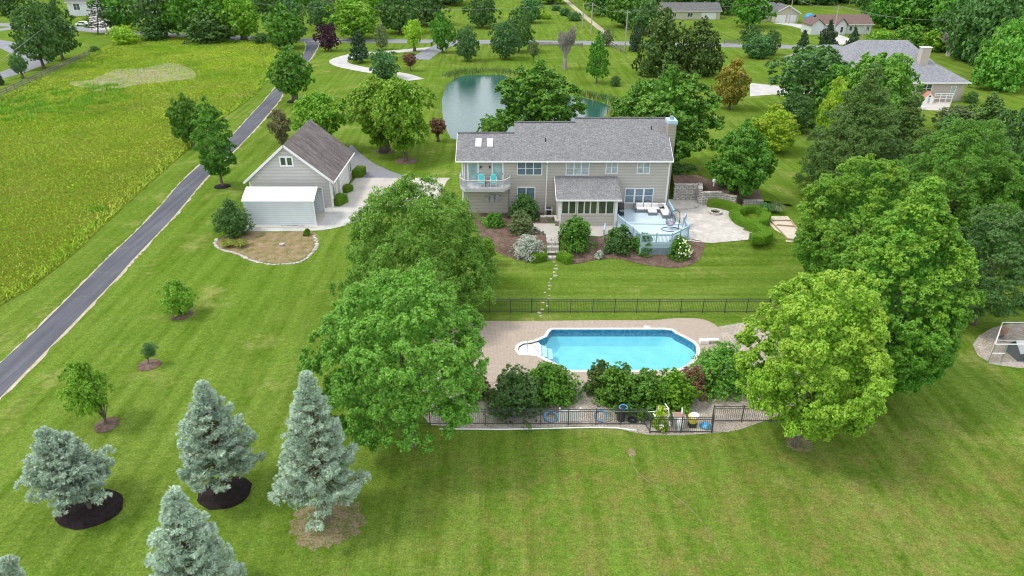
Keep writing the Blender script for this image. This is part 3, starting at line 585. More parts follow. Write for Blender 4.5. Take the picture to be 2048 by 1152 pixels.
def spruce(bx, by, tx, ty, hw, label, seed, mulch=None, levels=23, mat='blue_spruce', group=None, name='blue_spruce', cat='spruce', q=1.0, base=.17):
    x, y, z = P2(bx, by); zc = y * math.cos(TH) + CZ * math.sin(TH); top = WY(bx, ty, y); H = top[2] - z; Rr = hw / F * zc
    rng = np.random.default_rng(seed); L = Leaf(seed); tw = MB(); lean = (WY(tx, ty, y)[0] - x) / H
    for k in range(levels):
        f = k / (levels - 1); zz = H * (base + (1 - base) * f ** .95); rl = Rr * (1 - f) ** .95 * (1 if f > .12 else .85 + f * 1.2) * rng.uniform(.82, 1.08) + .12
        nb = int(6 + 6 * (1 - f)); a0 = rng.random() * 6.28
        for j in range(nb):
            if rng.random() < .17: continue
            a = a0 + 6.283 * j / nb + rng.normal() * .12; ln = rl * rng.uniform(.55, 1.15); d = np.array([math.cos(a), math.sin(a)]); rise = rng.uniform(-.10, .1) + .35 * f
            p0 = np.array([0, 0, zz]); t = np.linspace(.15, 1, 4)
            pp = [(d[0] * ln * s, d[1] * ln * s, zz + ln * (rise * s - .18 * s * (1 - s) * 2 - .05 * s)) for s in (0, .5, 1)]
            tw.tube(pp, [.045 * (1 - f) + .015, .028, .01], 4, False)
            m = int((10 + 26 * ln / 2.5) * q) + 4                          # tufts along the bough, forking outward
            s = 1 - rng.random(m) ** 1.5 * .62; w_ = (1 - s * .55) * ln * .22 + .08
            side = rng.uniform(-1, 1, m) * w_
            C = np.stack([d[0] * ln * s - d[1] * side, d[1] * ln * s + d[0] * side, zz + ln * (rise * s - .36 * s * (1 - s) - .05 * s) - np.abs(side) * .18 + rng.normal(size=m) * .035], 1)
            nn = 12; od = unit(np.stack([d[0] - d[1] * side / w_ * .9, d[1] + d[0] * side / w_ * .9, np.full(m, .12)], 1))
            nd = unit(od[:, None, :] * 1.1 + rng.normal(size=(m, nn, 3)) * .55 + np.array([0, 0, .15]))
            Q = C[:, None, :] + nd * .12; N = unit(np.cross(nd, rng.normal(size=nd.shape))) + np.array([0, 0, .5])
            tnt = np.clip(s - .35 + rng.normal(size=m) * .15, 0, 1)[:, None] * rng.uniform(.4, 1.1, (m, nn))
            L.put(Q.reshape(-1, 3), N.reshape(-1, 3), .105 * rng.uniform(.7, 1.3, m * nn), np.clip(tnt, 0, 1).ravel(), .24, nd.reshape(-1, 3))
    # leader
    m = 30; C = np.stack([rng.normal(size=m) * .05, rng.normal(size=m) * .05, H * .97 + rng.random(m) * H * .05], 1); nd = unit(rng.normal(size=(m, 3)) + np.array([0, 0, 1])); L.put(C, np.cross(nd, rng.normal(size=nd.shape)), .12, .5, .22, nd)
    for q_ in L.P: q_[:, 0] += lean * q_[:, 2]
    tw.v = [(a_ + lean * c_, b_, c_) for a_, b_, c_ in tw.v]
    o = thing(name, (x, y, z), label, cat, group)
    mk(L.mesh('crown', mat), 'crown', o)
    tm = MB().tube([(0, 0, -.1), (lean * .4, 0, .5), (lean * H * .4, 0, H * .4), (lean * H, 0, H)], [H * .022, H * .018, H * .012, .01], 10); t = bpy.data.meshes.new('trunk'); t.from_pydata(tm.v, [], tm.f); t.materials.append(MATS['bark']); mk(t, 'trunk', o)
    b = bpy.data.meshes.new('boughs'); b.from_pydata(tw.v, [], tw.f); b.materials.append(MATS['twig']); mk(b, 'boughs', o)
    if mulch: disc(x, y, z, mulch, o)
    return o
SM = {}
def shrub(name, mat, bx, by, ty, hw, label, cat='shrub', group=None, bloom=None, nc=46, sub=8, nl=11, leaf=.075, prof='dome', lob=.12, cs=.24, droop=0, mulch=None, z=None, tip=.8, base=0.0):
    x, y, z0 = P2(bx, by); z0 = z if z is not None else z0; zc = y * math.cos(TH) + (CZ - z0) * math.sin(TH); Rr = hw / F * zc
    y += Rr * .55
    Ht = max(WY(bx, ty, y)[2] - z0, Rr * .55) * .97; key = (mat, prof, round(nc / 20), int(bx) % 3 if Rr < 2 else bx, name)
    if key not in SM:
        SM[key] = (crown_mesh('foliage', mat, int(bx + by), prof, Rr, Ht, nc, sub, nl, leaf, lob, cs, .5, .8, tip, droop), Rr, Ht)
    me, r0, h0 = SM[key]; o = thing(name, (x, y, z0), label, cat, group); c = mk(me, 'foliage', o, (0, 0, base)); c.scale = (Rr / r0, Rr / r0, Ht / h0); c.rotation_euler = (0, 0, bx % 6)
    s = MB()
    for k in range(5): a = k * 1.3; s.tube([(0, 0, -.05), (Rr * .25 * math.cos(a), Rr * .25 * math.sin(a), Ht * .4), (Rr * .5 * math.cos(a), Rr * .5 * math.sin(a), Ht * .75)], [.05, .035, .012], 5)
    me2 = bpy.data.meshes.new('stems'); me2.from_pydata(s.v, [], s.f); me2.materials.append(MATS['twig']); mk(me2, 'stems', o)
    if bloom:
        bm_, nb, bs, side = bloom; rng = np.random.default_rng(int(bx)); L = Leaf(int(bx)); P, fr = crown_points(rng, nb * 3, prof, Rr * 1.03, Ht * 1.03, lob, .95)
        if side: P = P[P[:, 0] > -Rr * .15]
        P = P[P[:, 2] > Ht * .25][:nb]
        for p in P: L.put(p + rng.normal(size=(10, 3)) * bs * .5, rng.normal(size=(10, 3)) + np.array([0, -.4, 1]), bs * rng.uniform(.5, 1, 10), 0)
        mk(L.mesh('blossom', bm_), 'blossom', o)
    return o
def hedge(name, path, wd, ht, label, group=None, seed=1, z=None, mat='box', dens=420, cat='hedge', leaf=.05):
    P = [P2(*p) for p in path]; z0 = P[0][2] if z is None else z; cl = smooth([(p[0], p[1]) for p in P], 5) if len(P) > 2 else [(p[0], p[1]) for p in P]
    o = thing(name, (cl[0][0], cl[0][1], z0), label, cat, group); mb = MB()
    out = ribbon(cl, wd * .86); mb.prism(out, z0, z0 + ht * .9); mb.build('inner_growth', mat, o)
    rng = np.random.default_rng(seed); L = Leaf(seed); seg = [(np.array(cl[i]), np.array(cl[i + 1])) for i in range(len(cl) - 1)]; ln = np.array([np.linalg.norm(b - a) for a, b in seg]); tot = ln.sum()
    n = int(dens * (tot + wd) * (wd + 2 * ht)); k = rng.choice(len(seg), n, p=ln / tot); t = rng.random(n)
    A = np.array([s[0] for s in seg])[k]; B = np.array([s[1] for s in seg])[k]; C = A + (B - A) * t[:, None]; d = unit(B - A); nr = np.stack([-d[:, 1], d[:, 0]], 1)
    per = rng.random(n) * (wd + 2 * ht); u = np.where(per < ht, -1, np.where(per > ht + wd, 1, 2 * (per - ht) / wd - 1)); v = np.where(per < ht, per, np.where(per > ht + wd, wd + 2 * ht - per, ht))
    rnd = 1 - .12 * (np.abs(u) > .8) * (v > ht * .8)
    X = C + nr * (u * wd / 2 * rnd)[:, None]; Q = np.column_stack([X, z0 + v * rnd + 0]) + rng.normal(size=(n, 3)) * .035
    N = np.column_stack([nr * np.where(np.abs(u) > .98, u, 0)[:, None], np.where(np.abs(u) < .98, 1, .15)]) + rng.normal(size=(n, 3)) * .6
    m2 = int(dens * wd * ht * 1.2)
    for e, s_ in ((cl[0], -1), (cl[-1], 1)):
        dd = unit(np.array(cl[1]) - np.array(cl[0])) if s_ < 0 else unit(np.array(cl[-1]) - np.array(cl[-2])); nn = np.array([-dd[1], dd[0]]); uu = rng.uniform(-.5, .5, m2) * wd
        X = np.array(e) + nn * uu[:, None] + dd * s_ * .06; Q = np.concatenate([Q, np.column_stack([X, z0 + rng.random(m2) * ht]) + rng.normal(size=(m2, 3)) * .03]); N = np.concatenate([N, np.column_stack([np.tile(dd * s_, (m2, 1)), np.full(m2, .3)]) + rng.normal(size=(m2, 3)) * .6])
    off = np.array([cl[0][0], cl[0][1], z0]); L.put(Q - off, N, leaf * rng.uniform(.6, 1.3, len(Q)), rng.random(len(Q)) * np.where(N[:, 2] > .5, 1, .3)); mk(L.mesh('clipped_leaves', mat), 'clipped_leaves', o); return o
def tuft(name, mat, bx, by, h, r, label, cat='grass clump', group=None, n=260, wd=.02, seed=1, z=None):
    x, y, z0 = P2(bx, by); z0 = z0 if z is None else z; rng = np.random.default_rng(seed); V = []; Fq = []
    a = rng.random(n) * 6.28; rr = rng.random(n) ** .5 * r * .3; tl = rng.uniform(.5, 1, n) * r; hh = rng.uniform(.7, 1, n) * h
    d = np.stack([np.cos(a), np.sin(a)], 1); s = np.stack([-d[:, 1], d[:, 0]], 1) * wd
    b = d * rr[:, None]; m = d * (rr + tl * .45)[:, None]; e = d * (rr + tl)[:, None]
    z = np.zeros(n); V = np.stack([np.column_stack([b - s, z]), np.column_stack([b + s, z]), np.column_stack([m + s, hh]), np.column_stack([m - s, hh]), np.column_stack([e + s * .3, hh * .62]), np.column_stack([e - s * .3, hh * .62])], 1).reshape(-1, 3)
    k = np.arange(n)[:, None] * 6; Fq = np.concatenate([k + np.array([[0, 1, 2, 3]]), k + np.array([[3, 2, 4, 5]])])
    o = bpy.data.objects.new(name, npmesh(name, V, Fq, mat, np.zeros(len(V)))); COL.objects.link(o); o.location = (x, y, z0); return tag(o, label, cat, group)
def bare_tree(name, bx, by, ty, hw, label, seed=1, mat='grey_bark', lev=5, tr=.28, cb=.2, leaves=None):
    x, y, z = P2(bx, by); zc = y * math.cos(TH) + CZ * math.sin(TH); H = WY(bx, ty, y)[2] - z; Rr = hw / F * zc; rng = random.Random(seed); mb = MB(); tw = MB()
    def br(p, d, ln, r, k):
        q = p + d * ln; (mb if k > lev - 3 else tw).tube([p, p + d * ln * .5 + Vector((rng.uniform(-1, 1), rng.uniform(-1, 1), .3)) * ln * .06, q], [max(r, .02), max(r * .8, .017), max(r * .6, .012)], 6 if k > lev - 2 else 3, False)
        if k <= 0: return
        for i in range(rng.choice([3, 4]) if k < lev else 9):
            nd = (d * .9 + Vector((rng.uniform(-1, 1), rng.uniform(-1, 1), rng.uniform(-.05, .75))) * (1.0 if k == lev else .6)).normalized(); br(p + d * ln * rng.uniform(.35, 1), nd, ln * rng.uniform(.6, .85), r * .55, k - 1)
    br(Vector((0, 0, 0)), Vector((0, 0, 1)), H * .09, tr, lev)
    zs = max(v[2] for v in tw.v); xs = max(math.hypot(v[0], v[1]) for v in tw.v)
    for m_ in (mb, tw): m_.v = [(v[0] * Rr / xs, v[1] * Rr / xs, v[2] * H / zs) for v in m_.v]
    o = thing(name, (x, y, z), label, 'tree'); mb.build('trunk', mat, o, local=True); tw.build('branches', mat, o, local=True); return o

# ------------------------------------------------------------------ buildings
def win(parent, x0, x1, z0, z1, y, cols=2, rows=1, glass='glass_blue', tw_=.1, trim='white_trim', name='window', mull=.05, d=1):
    wo = MB().box(x0, x1, y - .035 * d, y + .02 * d, z0, z1).build(name, glass, parent); mb = MB(); Y0, Y1 = sorted((y - .075 * d, y - .0*d))
    for a, b, c, e in ((x0 - tw_, x0, z0 - tw_, z1 + tw_), (x1, x1 + tw_, z0 - tw_, z1 + tw_), (x0, x1, z1, z1 + tw_), (x0, x1, z0 - tw_, z0)): mb.box(a, b, Y0, Y1, c, e)
    for i in range(1, cols): xx = x0 + (x1 - x0) * i / cols; mb.box(xx - mull, xx + mull, Y0 + .01, Y1 - .002, z0, z1)
    for i in range(1, rows): zz = z0 + (z1 - z0) * i / rows; mb.box(x0, x1, Y0 + .02, Y1 - .004, zz - .025, zz + .025)
    mb.build('window_frame', trim, wo); return wo
def winx(parent, x, y0, y1, z0, z1, cols=1, glass='glass_blue', tw_=.1, sgn=1, name='window', trim='white_trim'):
    wo = MB().box(x - .02, x + .03, y0, y1, z0, z1).build(name, glass, parent); mb = MB()
    for a, b, c, e in ((y0 - tw_, y0, z0 - tw_, z1 + tw_), (y1, y1 + tw_, z0 - tw_, z1 + tw_), (y0, y1, z1, z1 + tw_), (y0, y1, z0 - tw_, z0)): mb.box(x, x + .07 * sgn, a, b, c, e)
    for i in range(1, cols): yy = y0 + (y1 - y0) * i / cols; mb.box(x, x + .06 * sgn, yy - .03, yy + .03, z0, z1)
    mb.build('window_frame', trim, wo)
def roofslab(parent, prof, x0, x1, mat, axis='x', name='roof', t=.16):
    mb = MB()                                     # prof: open polyline (y,z) or (x,z)
    lo = [(a, b - t) for a, b in prof]; full = lo + prof[::-1]
    (mb.prismx if axis == 'x' else mb.prismy)(full, x0, x1); return mb.build(name, mat, parent)

H = thing('family_house', (5.5, 70, ZP), 'large two-storey taupe sided house with grey shingle roof stepping up in three ridges', 'house')
ZE = 7.0; YF = 70.0; YE = 69.55
segs = [(-5.9, .25, 73.45), (.25, 6.95, 75.0), (6.95, 16.95, 75.6)]
mb = MB()
for i, (x0, x1, yr) in enumerate(segs):
    zr = 7.12 + .5 * (yr - YE); yb = 2 * yr - YF; X0 = -5.35 if i == 0 else x0; X1 = 16.75 if i == 2 else x1
    mb.prismx([(YF, 0), (YF, 7.13), (yr, zr - .2), (yb, 7.13), (yb, 0)], X0, X1)
mb.build('wall', 'siding_taupe', H)
rf = None
for i, (x0, x1, yr) in enumerate(segs):
    zr = 7.12 + .5 * (yr - YE); o = roofslab(H, [(YE, 7.12), (yr, zr), (2 * yr - YE, 7.12)], x0, x1, 'roof_grey'); rf = rf or o
    rc = MB(); rc.bar((x0, yr, zr + .02), (x1, yr, zr + .02), .3, .05); rc.build('ridge_cap', 'roof_charcoal', o)
    fb = MB(); fb.box(x0 - (.02 if i == 0 else 0), x1 + (.02 if i == 2 else 0), YE - .12, YE - .003, 6.97, 7.11); fb.build('gutter', 'white_trim', o)
    if i == 2 or i == 0:
        xx = x1 + .03 if i == 2 else x0 - .03
        v = MB(); v.bar((xx, YE, 6.98), (xx, yr, zr - .14), .05, .22); v.bar((xx, yr, zr - .14), (xx, 2 * yr - YE, 6.98), .05, .22); v.build('verge_board', 'white_trim', o)
    else:
        zn = 7.12 + .5 * (yr + .3 - YE)
for sx in (-3.9, -2.65):                           # skylights on the left roof
    yy = 71.45; z0 = 7.12 + .5 * (yy - YE); s = MB(); s.add([(sx, yy, z0 + .12), (sx + .62, yy, z0 + .12), (sx + .62, yy + 1.05, z0 + .65), (sx, yy + 1.05, z0 + .65), (sx, yy, z0), (sx + .62, yy, z0), (sx + .62, yy + 1.05, z0 + .52), (sx, yy + 1.05, z0 + .52)], [(0, 1, 2, 3), (4, 5, 1, 0), (5, 6, 2, 1), (7, 4, 0, 3), (6, 7, 3, 2)])
    s.build('skylight', 'skylight', rf)
for vx, vy in ((3.6, 72.2), (15.2, 73.9)):
    z0 = 7.12 + .5 * (vy - YE); MB().tube([(vx, vy, z0 - .1), (vx, vy, z0 + .4)], .06).build('vent_pipe', 'dark_plastic', rf)
ch = MB(); ch.box(16.78, 17.65, 72.8, 74.3, 0, 10.15).build('chimney', 'siding_tan', H); cp = bpy.data.objects[-1] if 0 else None
co = MB(); co.box(16.7, 17.73, 72.72, 74.38, 10.15, 10.5); co.build('chimney_cap', 'deck_blue', [c for c in H.children if c.name.startswith('chimney')][0])
fl = MB(); fl.tube([(17.2, 73.5, 10.5), (17.2, 73.5, 10.85)], .22, 12); fl.build('flue', 'grey_metal', [c for c in H.children if c.name.startswith('chimney')][0])
for x in (-5.35, 16.62):                           # corner boards
    MB().box(x, x + .18, YF - .03, YF + .1, 0, 6.97).build('corner_board', 'white_trim', H)
win(H, .62, 3.12, 5.5, 6.85, YF, 3, 2, 'glass_blue'); win(H, 5.8, 8.12, 5.5, 6.9, YF, 3, 2, 'glass_curtain'); win(H, 10.02, 11.15, 5.65, 6.85, YF, 2, 2, 'glass_curtain')
win(H, 13.35, 14.56, 5.65, 6.85, YF, 2, 2, 'glass_curtain'); win(H, 12.28, 15.2, 2.35, 3.88, YF, 3, 2, 'glass_blue', mull=.09); win(H, .62, 2.42, 2.75, 4.0, YF, 2, 1, 'glass_blue')
for dx in (-4.62, -2.0):                           # balcony doors
    d = win(H, dx, dx + .95, 4.62, 6.75, YF, 1, 1, 'door_glass', .16, name='balcony_door'); MB().box(dx + .98, dx + 1.02, YF - .13, YF - .08, 5.5, 5.7).build('handle', 'black_metal', d)
for lx in (-3.3, -2.35):
    MB().lathe((lx, YF - .12, 6.2), [(.04, 0), (.09, .05), (.08, .25), (.03, .32)], 8).build('wall_lantern', 'black_metal', H)
bl = thing('balcony', (-2.9, 68.6, 4.3), 'grey timber balcony with angled corners and picket railing on the house wall', 'balcony') if 0 else None
BP = [(-5.5, 70), (-5.5, 69.1), (-4.9, 68.0), (-.85, 68.0), (-.2, 69.1), (-.2, 70)]
bal = MB().prism(BP, 4.25, 4.5).build('balcony', 'grey_rail', H)
def railing(parent, P, z, mat, h=1.0, bal_=.12, post=.1, cap=.13, closed=False, name='railing', postx=.12, mids=0, pw=.035):
    rl = MB(); ps = MB()
    for i in range(len(P) - 1):
        a = Vector((P[i][0], P[i][1], z)); b = Vector((P[i + 1][0], P[i + 1][1], z)); ln = (b - a).length
        rl.bar(a + Vector((0, 0, h)), b + Vector((0, 0, h)), cap, .05); rl.bar(a + Vector((0, 0, .1)), b + Vector((0, 0, .1)), .05, .07); rl.bar(a + Vector((0, 0, h - .12)), b + Vector((0, 0, h - .12)), .045, .06)
        n = max(1, int(ln / bal_))
        for k in range(1, n): p = a + (b - a) * k / n; rl.bar(p + Vector((0, 0, .1)), p + Vector((0, 0, h)), pw, pw)
        m = max(1, round(ln / 1.7))
        for k in range(m + (1 if i == len(P) - 2 else 0)): p = a + (b - a) * k / m; ps.box(p.x - postx / 2, p.x + postx / 2, p.y - postx / 2, p.y + postx / 2, z, z + h + .14)
    r = rl.build(name, mat, parent)
    for k in range(len(ps.v) // 8): q = MB(); q.v = ps.v[k * 8:k * 8 + 8]; q.f = ps.f[:6]; q.build('railing_post', mat, r)
    return r
railing(bal, BP[0:6], 4.5, 'grey_rail', 1.0)
MB().box(-.42, -.26, 68.95, 69.1, ZP, 4.25).build('balcony_post', 'old_wood', bal); MB().box(-5.3, -5.15, 69.0, 69.15, ZP, 4.25).build('balcony_post', 'white_trim', bal)
ds = MB(); ds.tube([(3.72, YE - .15, 7.0), (3.72, YF - .12, 6.6), (3.68, YF - .12, 2.3), (3.62, YF - .35, 1.5)], .08, 8); ds.build('downspout', 'white_trim', H)
MB().tube([(-5.05, YE - .1, 7.0), (-5.05, YF - .1, 6.7), (-5.05, YF - .1, 4.6)], .05).build('downspout', 'white_trim', H)
for bx_ in (-2.9, -2.35, -1.8): MB().box(bx_, bx_ + .38, YF - .2, YF, 2.5, 3.3 if bx_ > -2.9 else 3.1).build('meter_box', 'grey_plastic', H)
# sun room
SX0, SX1, SY = 4.8, 10.95, 66.4
MB().box(SX0, SX1, SY, YF - .003, 0, 3.95).build('sunroom_wall', 'siding_taupe', H); sr = [c for c in H.children if c.name.startswith('sunroom_wall')][0]
roofslab(H, [(SY - .35, 4.12), (YF - .01, 5.3)], SX0 - .25, SX1 + .3, 'roof_grey', name='sunroom_roof', t=.14)
MB().box(SX0 - .28, SX1 + .33, SY - .47, SY - .353, 3.98, 4.12).build('gutter', 'white_trim', H)
for x in (SX0, SX1 - .3): MB().box(x, x + .3, SY - .04, SY + .1, ZP, 3.97).build('corner_board', 'white_trim', H)
MB().bar((SX0 - .27, SY - .35, 4.05), (SX0 - .27, YF - .01, 5.23), .05, .18).build('verge_board', 'white_trim', H)
for a, b, c in ((5.2, 6.55, 2), (6.85, 8.75, 3), (9.0, 10.5, 2)): win(H, a, b, 2.5, 3.85, SY, c, 1, 'glass_green', .11, 'cream_trim', mull=.07)

# garage
GR = thing('garage', (-25.3, 74.5, 0), 'detached grey sided garage with steep brown roof, gable end behind the metal shed', 'garage')
gx0, gx1, gy0, gy1 = -30.0, -20.75, 74.5, 85.4; ga = (gx0 + gx1) / 2
MB().prismy([(gx0, 0), (gx1, 0), (gx1, 3.3), (ga, 7.25), (gx0, 3.3)], gy0, gy1).build('wall', 'siding_grey', GR)
o = roofslab(GR, [(gx0 - .45, 3.2), (ga, 7.5), (gx1 + .45, 3.2)], gy0 - .35, gy1 + .3, 'roof_brown', 'y')
v = MB(); v.bar((gx0 - .5, gy0 - .38, 3.08), (ga, gy0 - .38, 7.38), .06, .26); v.bar((ga, gy0 - .38, 7.38), (gx1 + .5, gy0 - .38, 3.08), .06, .26); v.build('verge_board', 'white_trim', o)
for ga_, gb_ in ((gx1 + .45, gx1 + .57), (gx0 - .57, gx0 - .45)): MB().box(ga_, gb_, gy0 - .35, gy1 + .3, 3.02, 3.16).build('gutter', 'white_trim', o)
for x in (gx0 - .02, gx1 - .14): MB().box(x, x + .16, gy0 - .03, gy0 + .1, 0, 3.1).build('corner_board', 'white_trim', GR)
MB().tube([(gx1 + .1, gy0 - .12, 3.05), (gx1 + .05, gy0 - .1, .1)], .05).build('downspout', 'white_trim', GR)
win(GR, ga - .62, ga + .62, 5.1, 5.95, gy0, 2, 1, 'glass_green', .17, mull=.1)
for y0 in (78.4,):
    d = MB().box(gx1 - .01, gx1 + .05, y0, y0 + 4.9, .05, 2.35).build('garage_door', 'white_trim', GR); m = MB()
    for k in range(1, 4): m.box(gx1 + .051, gx1 + .056, y0, y0 + 4.9, .05 + k * .575 - .015, .05 + k * .575 + .015)
    m.build('panel_seams', 'grey_plastic', d)
d = MB().box(gx1 - .01, gx1 + .05, 76.3, 77.3, .05, 2.2).build('side_door', 'cream_trim', GR); MB().box(gx1 + .05, gx1 + .1, 77.1, 77.18, 1.0, 1.08).build('handle', 'black_metal', d)
winx(GR, gx1, 74.9, 75.7, 1.0, 2.3, 1); winx(GR, gx1, 84.1, 84.9, 1.0, 2.3, 1)
# metal carport shed
S = thing('metal_shed', (-25, 70.5, 0), 'pale blue corrugated metal carport shed with white roof and open right end', 'shed')
x0, x1, y0, y1 = -28.9, -21.3, 69.0, 72.9
MB().box(x0, x1, y0, y0 + .04, 0, 2.85).build('front_panel', 'shed_metal', S); MB().box(x0, x1, y1 - .04, y1, 0, 2.85).build('back_panel', 'shed_metal', S)
MB().box(x0, x0 + .04, y0 + .04, y1 - .04, 0, 2.85).build('end_panel', 'shed_metal', S)
mb = MB(); pr = [(y0 - .06, 2.86), (y0 + .45, 3.2), (70.95, 3.78), (y1 - .45, 3.2), (y1 + .06, 2.86)]; mb.prismx(pr + [(a, b - .05) for a, b in pr[::-1]], x0 - .1, x1 + .1)
for k in range(34): xx = x0 + k * .23; mb.prismx([(a, b + .025) for a, b in pr] + [(a, b - .01) for a, b in pr[::-1]], xx, xx + .05)
mb.build('roof', 'white_metal', S)
for yy in (y0, y1 - .1): MB().box(x1 - .1, x1 + .004, yy - .02 if yy == y0 else yy, yy + .1, 0, 2.86).build('corner_post', 'white_trim', S)
MB().box(x0 - .15, x1 + .2, y0 - .55, y1 + .1, -.05, .06).build('concrete_pad', 'concrete', S)
sg = MB(); rc_ = random.Random(2); sg.tube([(-25.1 + i * .1, y0 - .22 + rc_.uniform(-.05, .05), .085) for i in range(26)], [rc_.uniform(.015, .04) for i in range(26)], 5)
tag(sg.build('loose_chain', 'tyre'), 'small dark rusty chain lying on the shed pad edge', 'chain')

# deck
D = thing('deck', (14, 65, ZP), 'pale blue painted timber deck with picket railing and lattice skirt beside the sunroom', 'deck')
DP = [(11.0, 69.97), (11.0, 66.0), (12.6, 61.1), (15.6, 61.1), (17.7, 63.2), (17.7, 65.4), (17.0, 66.6), (17.0, 69.97)]
t = NT('deck_boards', .6, .3); sep = t.n.new('ShaderNodeSeparateXYZ'); t.l.new(t.tc.outputs['Object'], sep.inputs[0]); ln = t.math('LESS_THAN', t.math('FRACT', t.math('MULTIPLY', sep.outputs[0], 7)), .1)
t.col(t.mix(ln, t.mix(t.noise(1, 4), (.50, .62, .69), (.58, .69, .75)), (.25, .38, .46))); reg('deck_boards', t)
MB().prism(DP, 1.4, 1.48).build('lower_boards', 'deck_boards', D); MB().prism([(11.0, 69.97), (11.0, 65.9), (17.6, 65.6), (17.0, 66.6), (17.0, 69.97)], 1.482, 1.62).build('upper_boards', 'deck_boards', D)
railing(D, [DP[1], DP[2], DP[3], DP[4], (17.7, 64.6)], 1.48, 'deck_blue', .95, .13); railing(D, [(17.0, 66.9), (17.0, 69.8)], 1.62, 'deck_blue', .95, .06); railing(D, [(17.6, 65.2), (18.2, 66.6)], 1.5, 'deck_blue', .95, .06)
sk = MB(); la = MB()
for i in range(1, 5):
    a = Vector((*DP[i], 0)); b = Vector((*DP[i + 1], 0)); sk.bar(a + Vector((0, 0, 1.22)), b + Vector((0, 0, 1.22)), .06, .38); sk.bar(a + Vector((0, 0, .98)), b + Vector((0, 0, .98)), .09, .07); sk.bar(a + Vector((0, 0, .04)), b + Vector((0, 0, .04)), .07, .1); L_ = (b - a).length; dd = (b - a).normalized(); n = int(L_ / .16)
    sk.box(a.x - .07, a.x + .07, a.y - .07, a.y + .07, -.2, 1.45)
    for k in range(-6, n):
        for sgn in (1, -1):
            s0 = k * .16; s1 = s0 + .94; 
            if sgn < 0: s0, s1 = s1, s0
            p0 = Vector((s0, .02)); p1 = Vector((s1, .96))
            q = []
            for (s_, z_), (so_, zo_) in (((p0.x, p0.y), (p1.x, p1.y)), ((p1.x, p1.y), (p0.x, p0.y))):
                c = min(max(s_, 0), L_); zc_ = z_ + (zo_ - z_) * ((c - s_) / (so_ - s_)) if so_ != s_ else z_; q.append((c, zc_))
            if abs(q[0][0] - q[1][0]) < .02: continue
            la.bar(a + dd * q[0][0] + Vector((0, 0, q[0][1])), a + dd * q[1][0] + Vector((0, 0, q[1][1])), .015, .045)
sk.build('skirt', 'deck_blue', D); la.build('lattice', 'lattice_blue', D)
sr_ = thing('stair_railing', (9.4, 64, ZP), 'short pale blue stair railing at the left end of the deck by the walkway', 'railing')
railing(sr_, [(9.2, 63.0), (9.5, 64.6)], ZP, 'deck_blue', .9, .13)
# things on the deck
sf = thing('sectional_sofa', (15, 69, 1.62), 'L-shaped outdoor sofa with white cushions on dark wicker base by the deck windows', 'sofa')
mb = MB(); mb.box(13.3, 16.75, 68.75, 69.7, 1.62, 1.95); mb.box(15.9, 16.75, 67.1, 68.75, 1.62, 1.95); mb.box(13.3, 16.75, 69.55, 69.75, 1.95, 2.3); mb.box(16.6, 16.8, 67.1, 69.55, 1.95, 2.25); mb.box(13.2, 13.38, 68.75, 69.75, 1.95, 2.2); mb.box(14.55, 15.5, 67.95, 68.74, 1.62, 1.9)
mb.build('wicker_base', 'wicker', sf, bevel=.03); mb = MB()
for x in (13.42, 14.25, 15.08): mb.box(x, x + .8, 68.78, 69.5, 1.955, 2.1)
mb.box(15.92, 16.56, 67.15, 68.75, 1.955, 2.1); mb.box(14.58, 15.47, 68.0, 68.7, 1.905, 2.04); mb.build('seat_cushion', 'cushion', sf, bevel=.04)
mb = MB()
for x in (13.42, 14.25, 15.08, 15.9): mb.box(x, x + .76, 69.32, 69.54, 2.1, 2.48)
mb.box(16.38, 16.58, 67.2, 69.2, 2.1, 2.42); mb.build('back_cushion', 'cushion', sf, bevel=.05)
o = MB().box(-.25, .25, -.08, .08, 0, .42).build('throw_pillow', 'grey_plastic', None, bevel=.05); o.location = (16.0, 69.05, 2.12); o.rotation_euler = (-.4, 0, .5); tag(o, 'grey patterned square pillow in the corner of the sofa', 'pillow')
eg = thing('hanging_egg_chair', (16.2, 64.6, 1.48), 'grey wicker egg chair hanging from a curved stand on the deck', 'chair'); mb = MB()
ring = [(16.2 + .9 * math.cos(a), 64.5 + .6 * math.sin(a), 1.52) for a in [k * .45 for k in range(12)]]
mb.tube(ring, .03); mb.tube([(17.0, 64.6, 1.5), (17.1, 64.7, 2.6), (17.0, 64.7, 3.3), (16.6, 64.65, 3.55), (16.2, 64.6, 3.4), (16.15, 64.6, 3.25)], .04); mb.build('stand', 'black_metal', eg, smooth=True)
mb = MB()
for k in range(18):
    a = 2 * math.pi * k / 18
    if 4.2 < a < 5.2: continue
    mb.tube([(16.15 + r * math.cos(a), 64.6 + r * .8 * math.sin(a), z_) for r, z_ in ((.06, 3.25), (.35, 3.0), (.5, 2.55), (.48, 2.2), (.3, 1.95), (.05, 1.86))], .022, 5)
for r, z_ in ((.35, 3.0), (.5, 2.55), (.48, 2.2), (.3, 1.95)): mb.tube([(16.15 + r * math.cos(a), 64.6 + r * .8 * math.sin(a), z_) for a in [k * .42 for k in range(16)]], .02, 5)
mb.build('basket', 'wicker', eg); MB().lathe((16.15, 64.6, 1.95), [(.15, 0), (.38, .08), (.44, .25), (.3, .3)], 14).build('cushion', 'lavender', eg, smooth=True)
gl = thing('gas_grill', (11.6, 68.3, 1.62), 'black covered barbecue grill against the sunroom corner on the deck', 'grill')
MB().box(11.3, 11.9, 67.7, 68.9, 1.75, 2.45).build('cabinet', 'dark_plastic', gl, bevel=.03); MB().prismx([(67.75, 2.455), (68.85, 2.455), (68.75, 2.8), (68.4, 2.9), (68.1, 2.88), (67.85, 2.7)], 11.32, 11.88).build('lid', 'dark_plastic', gl, bevel=.03)
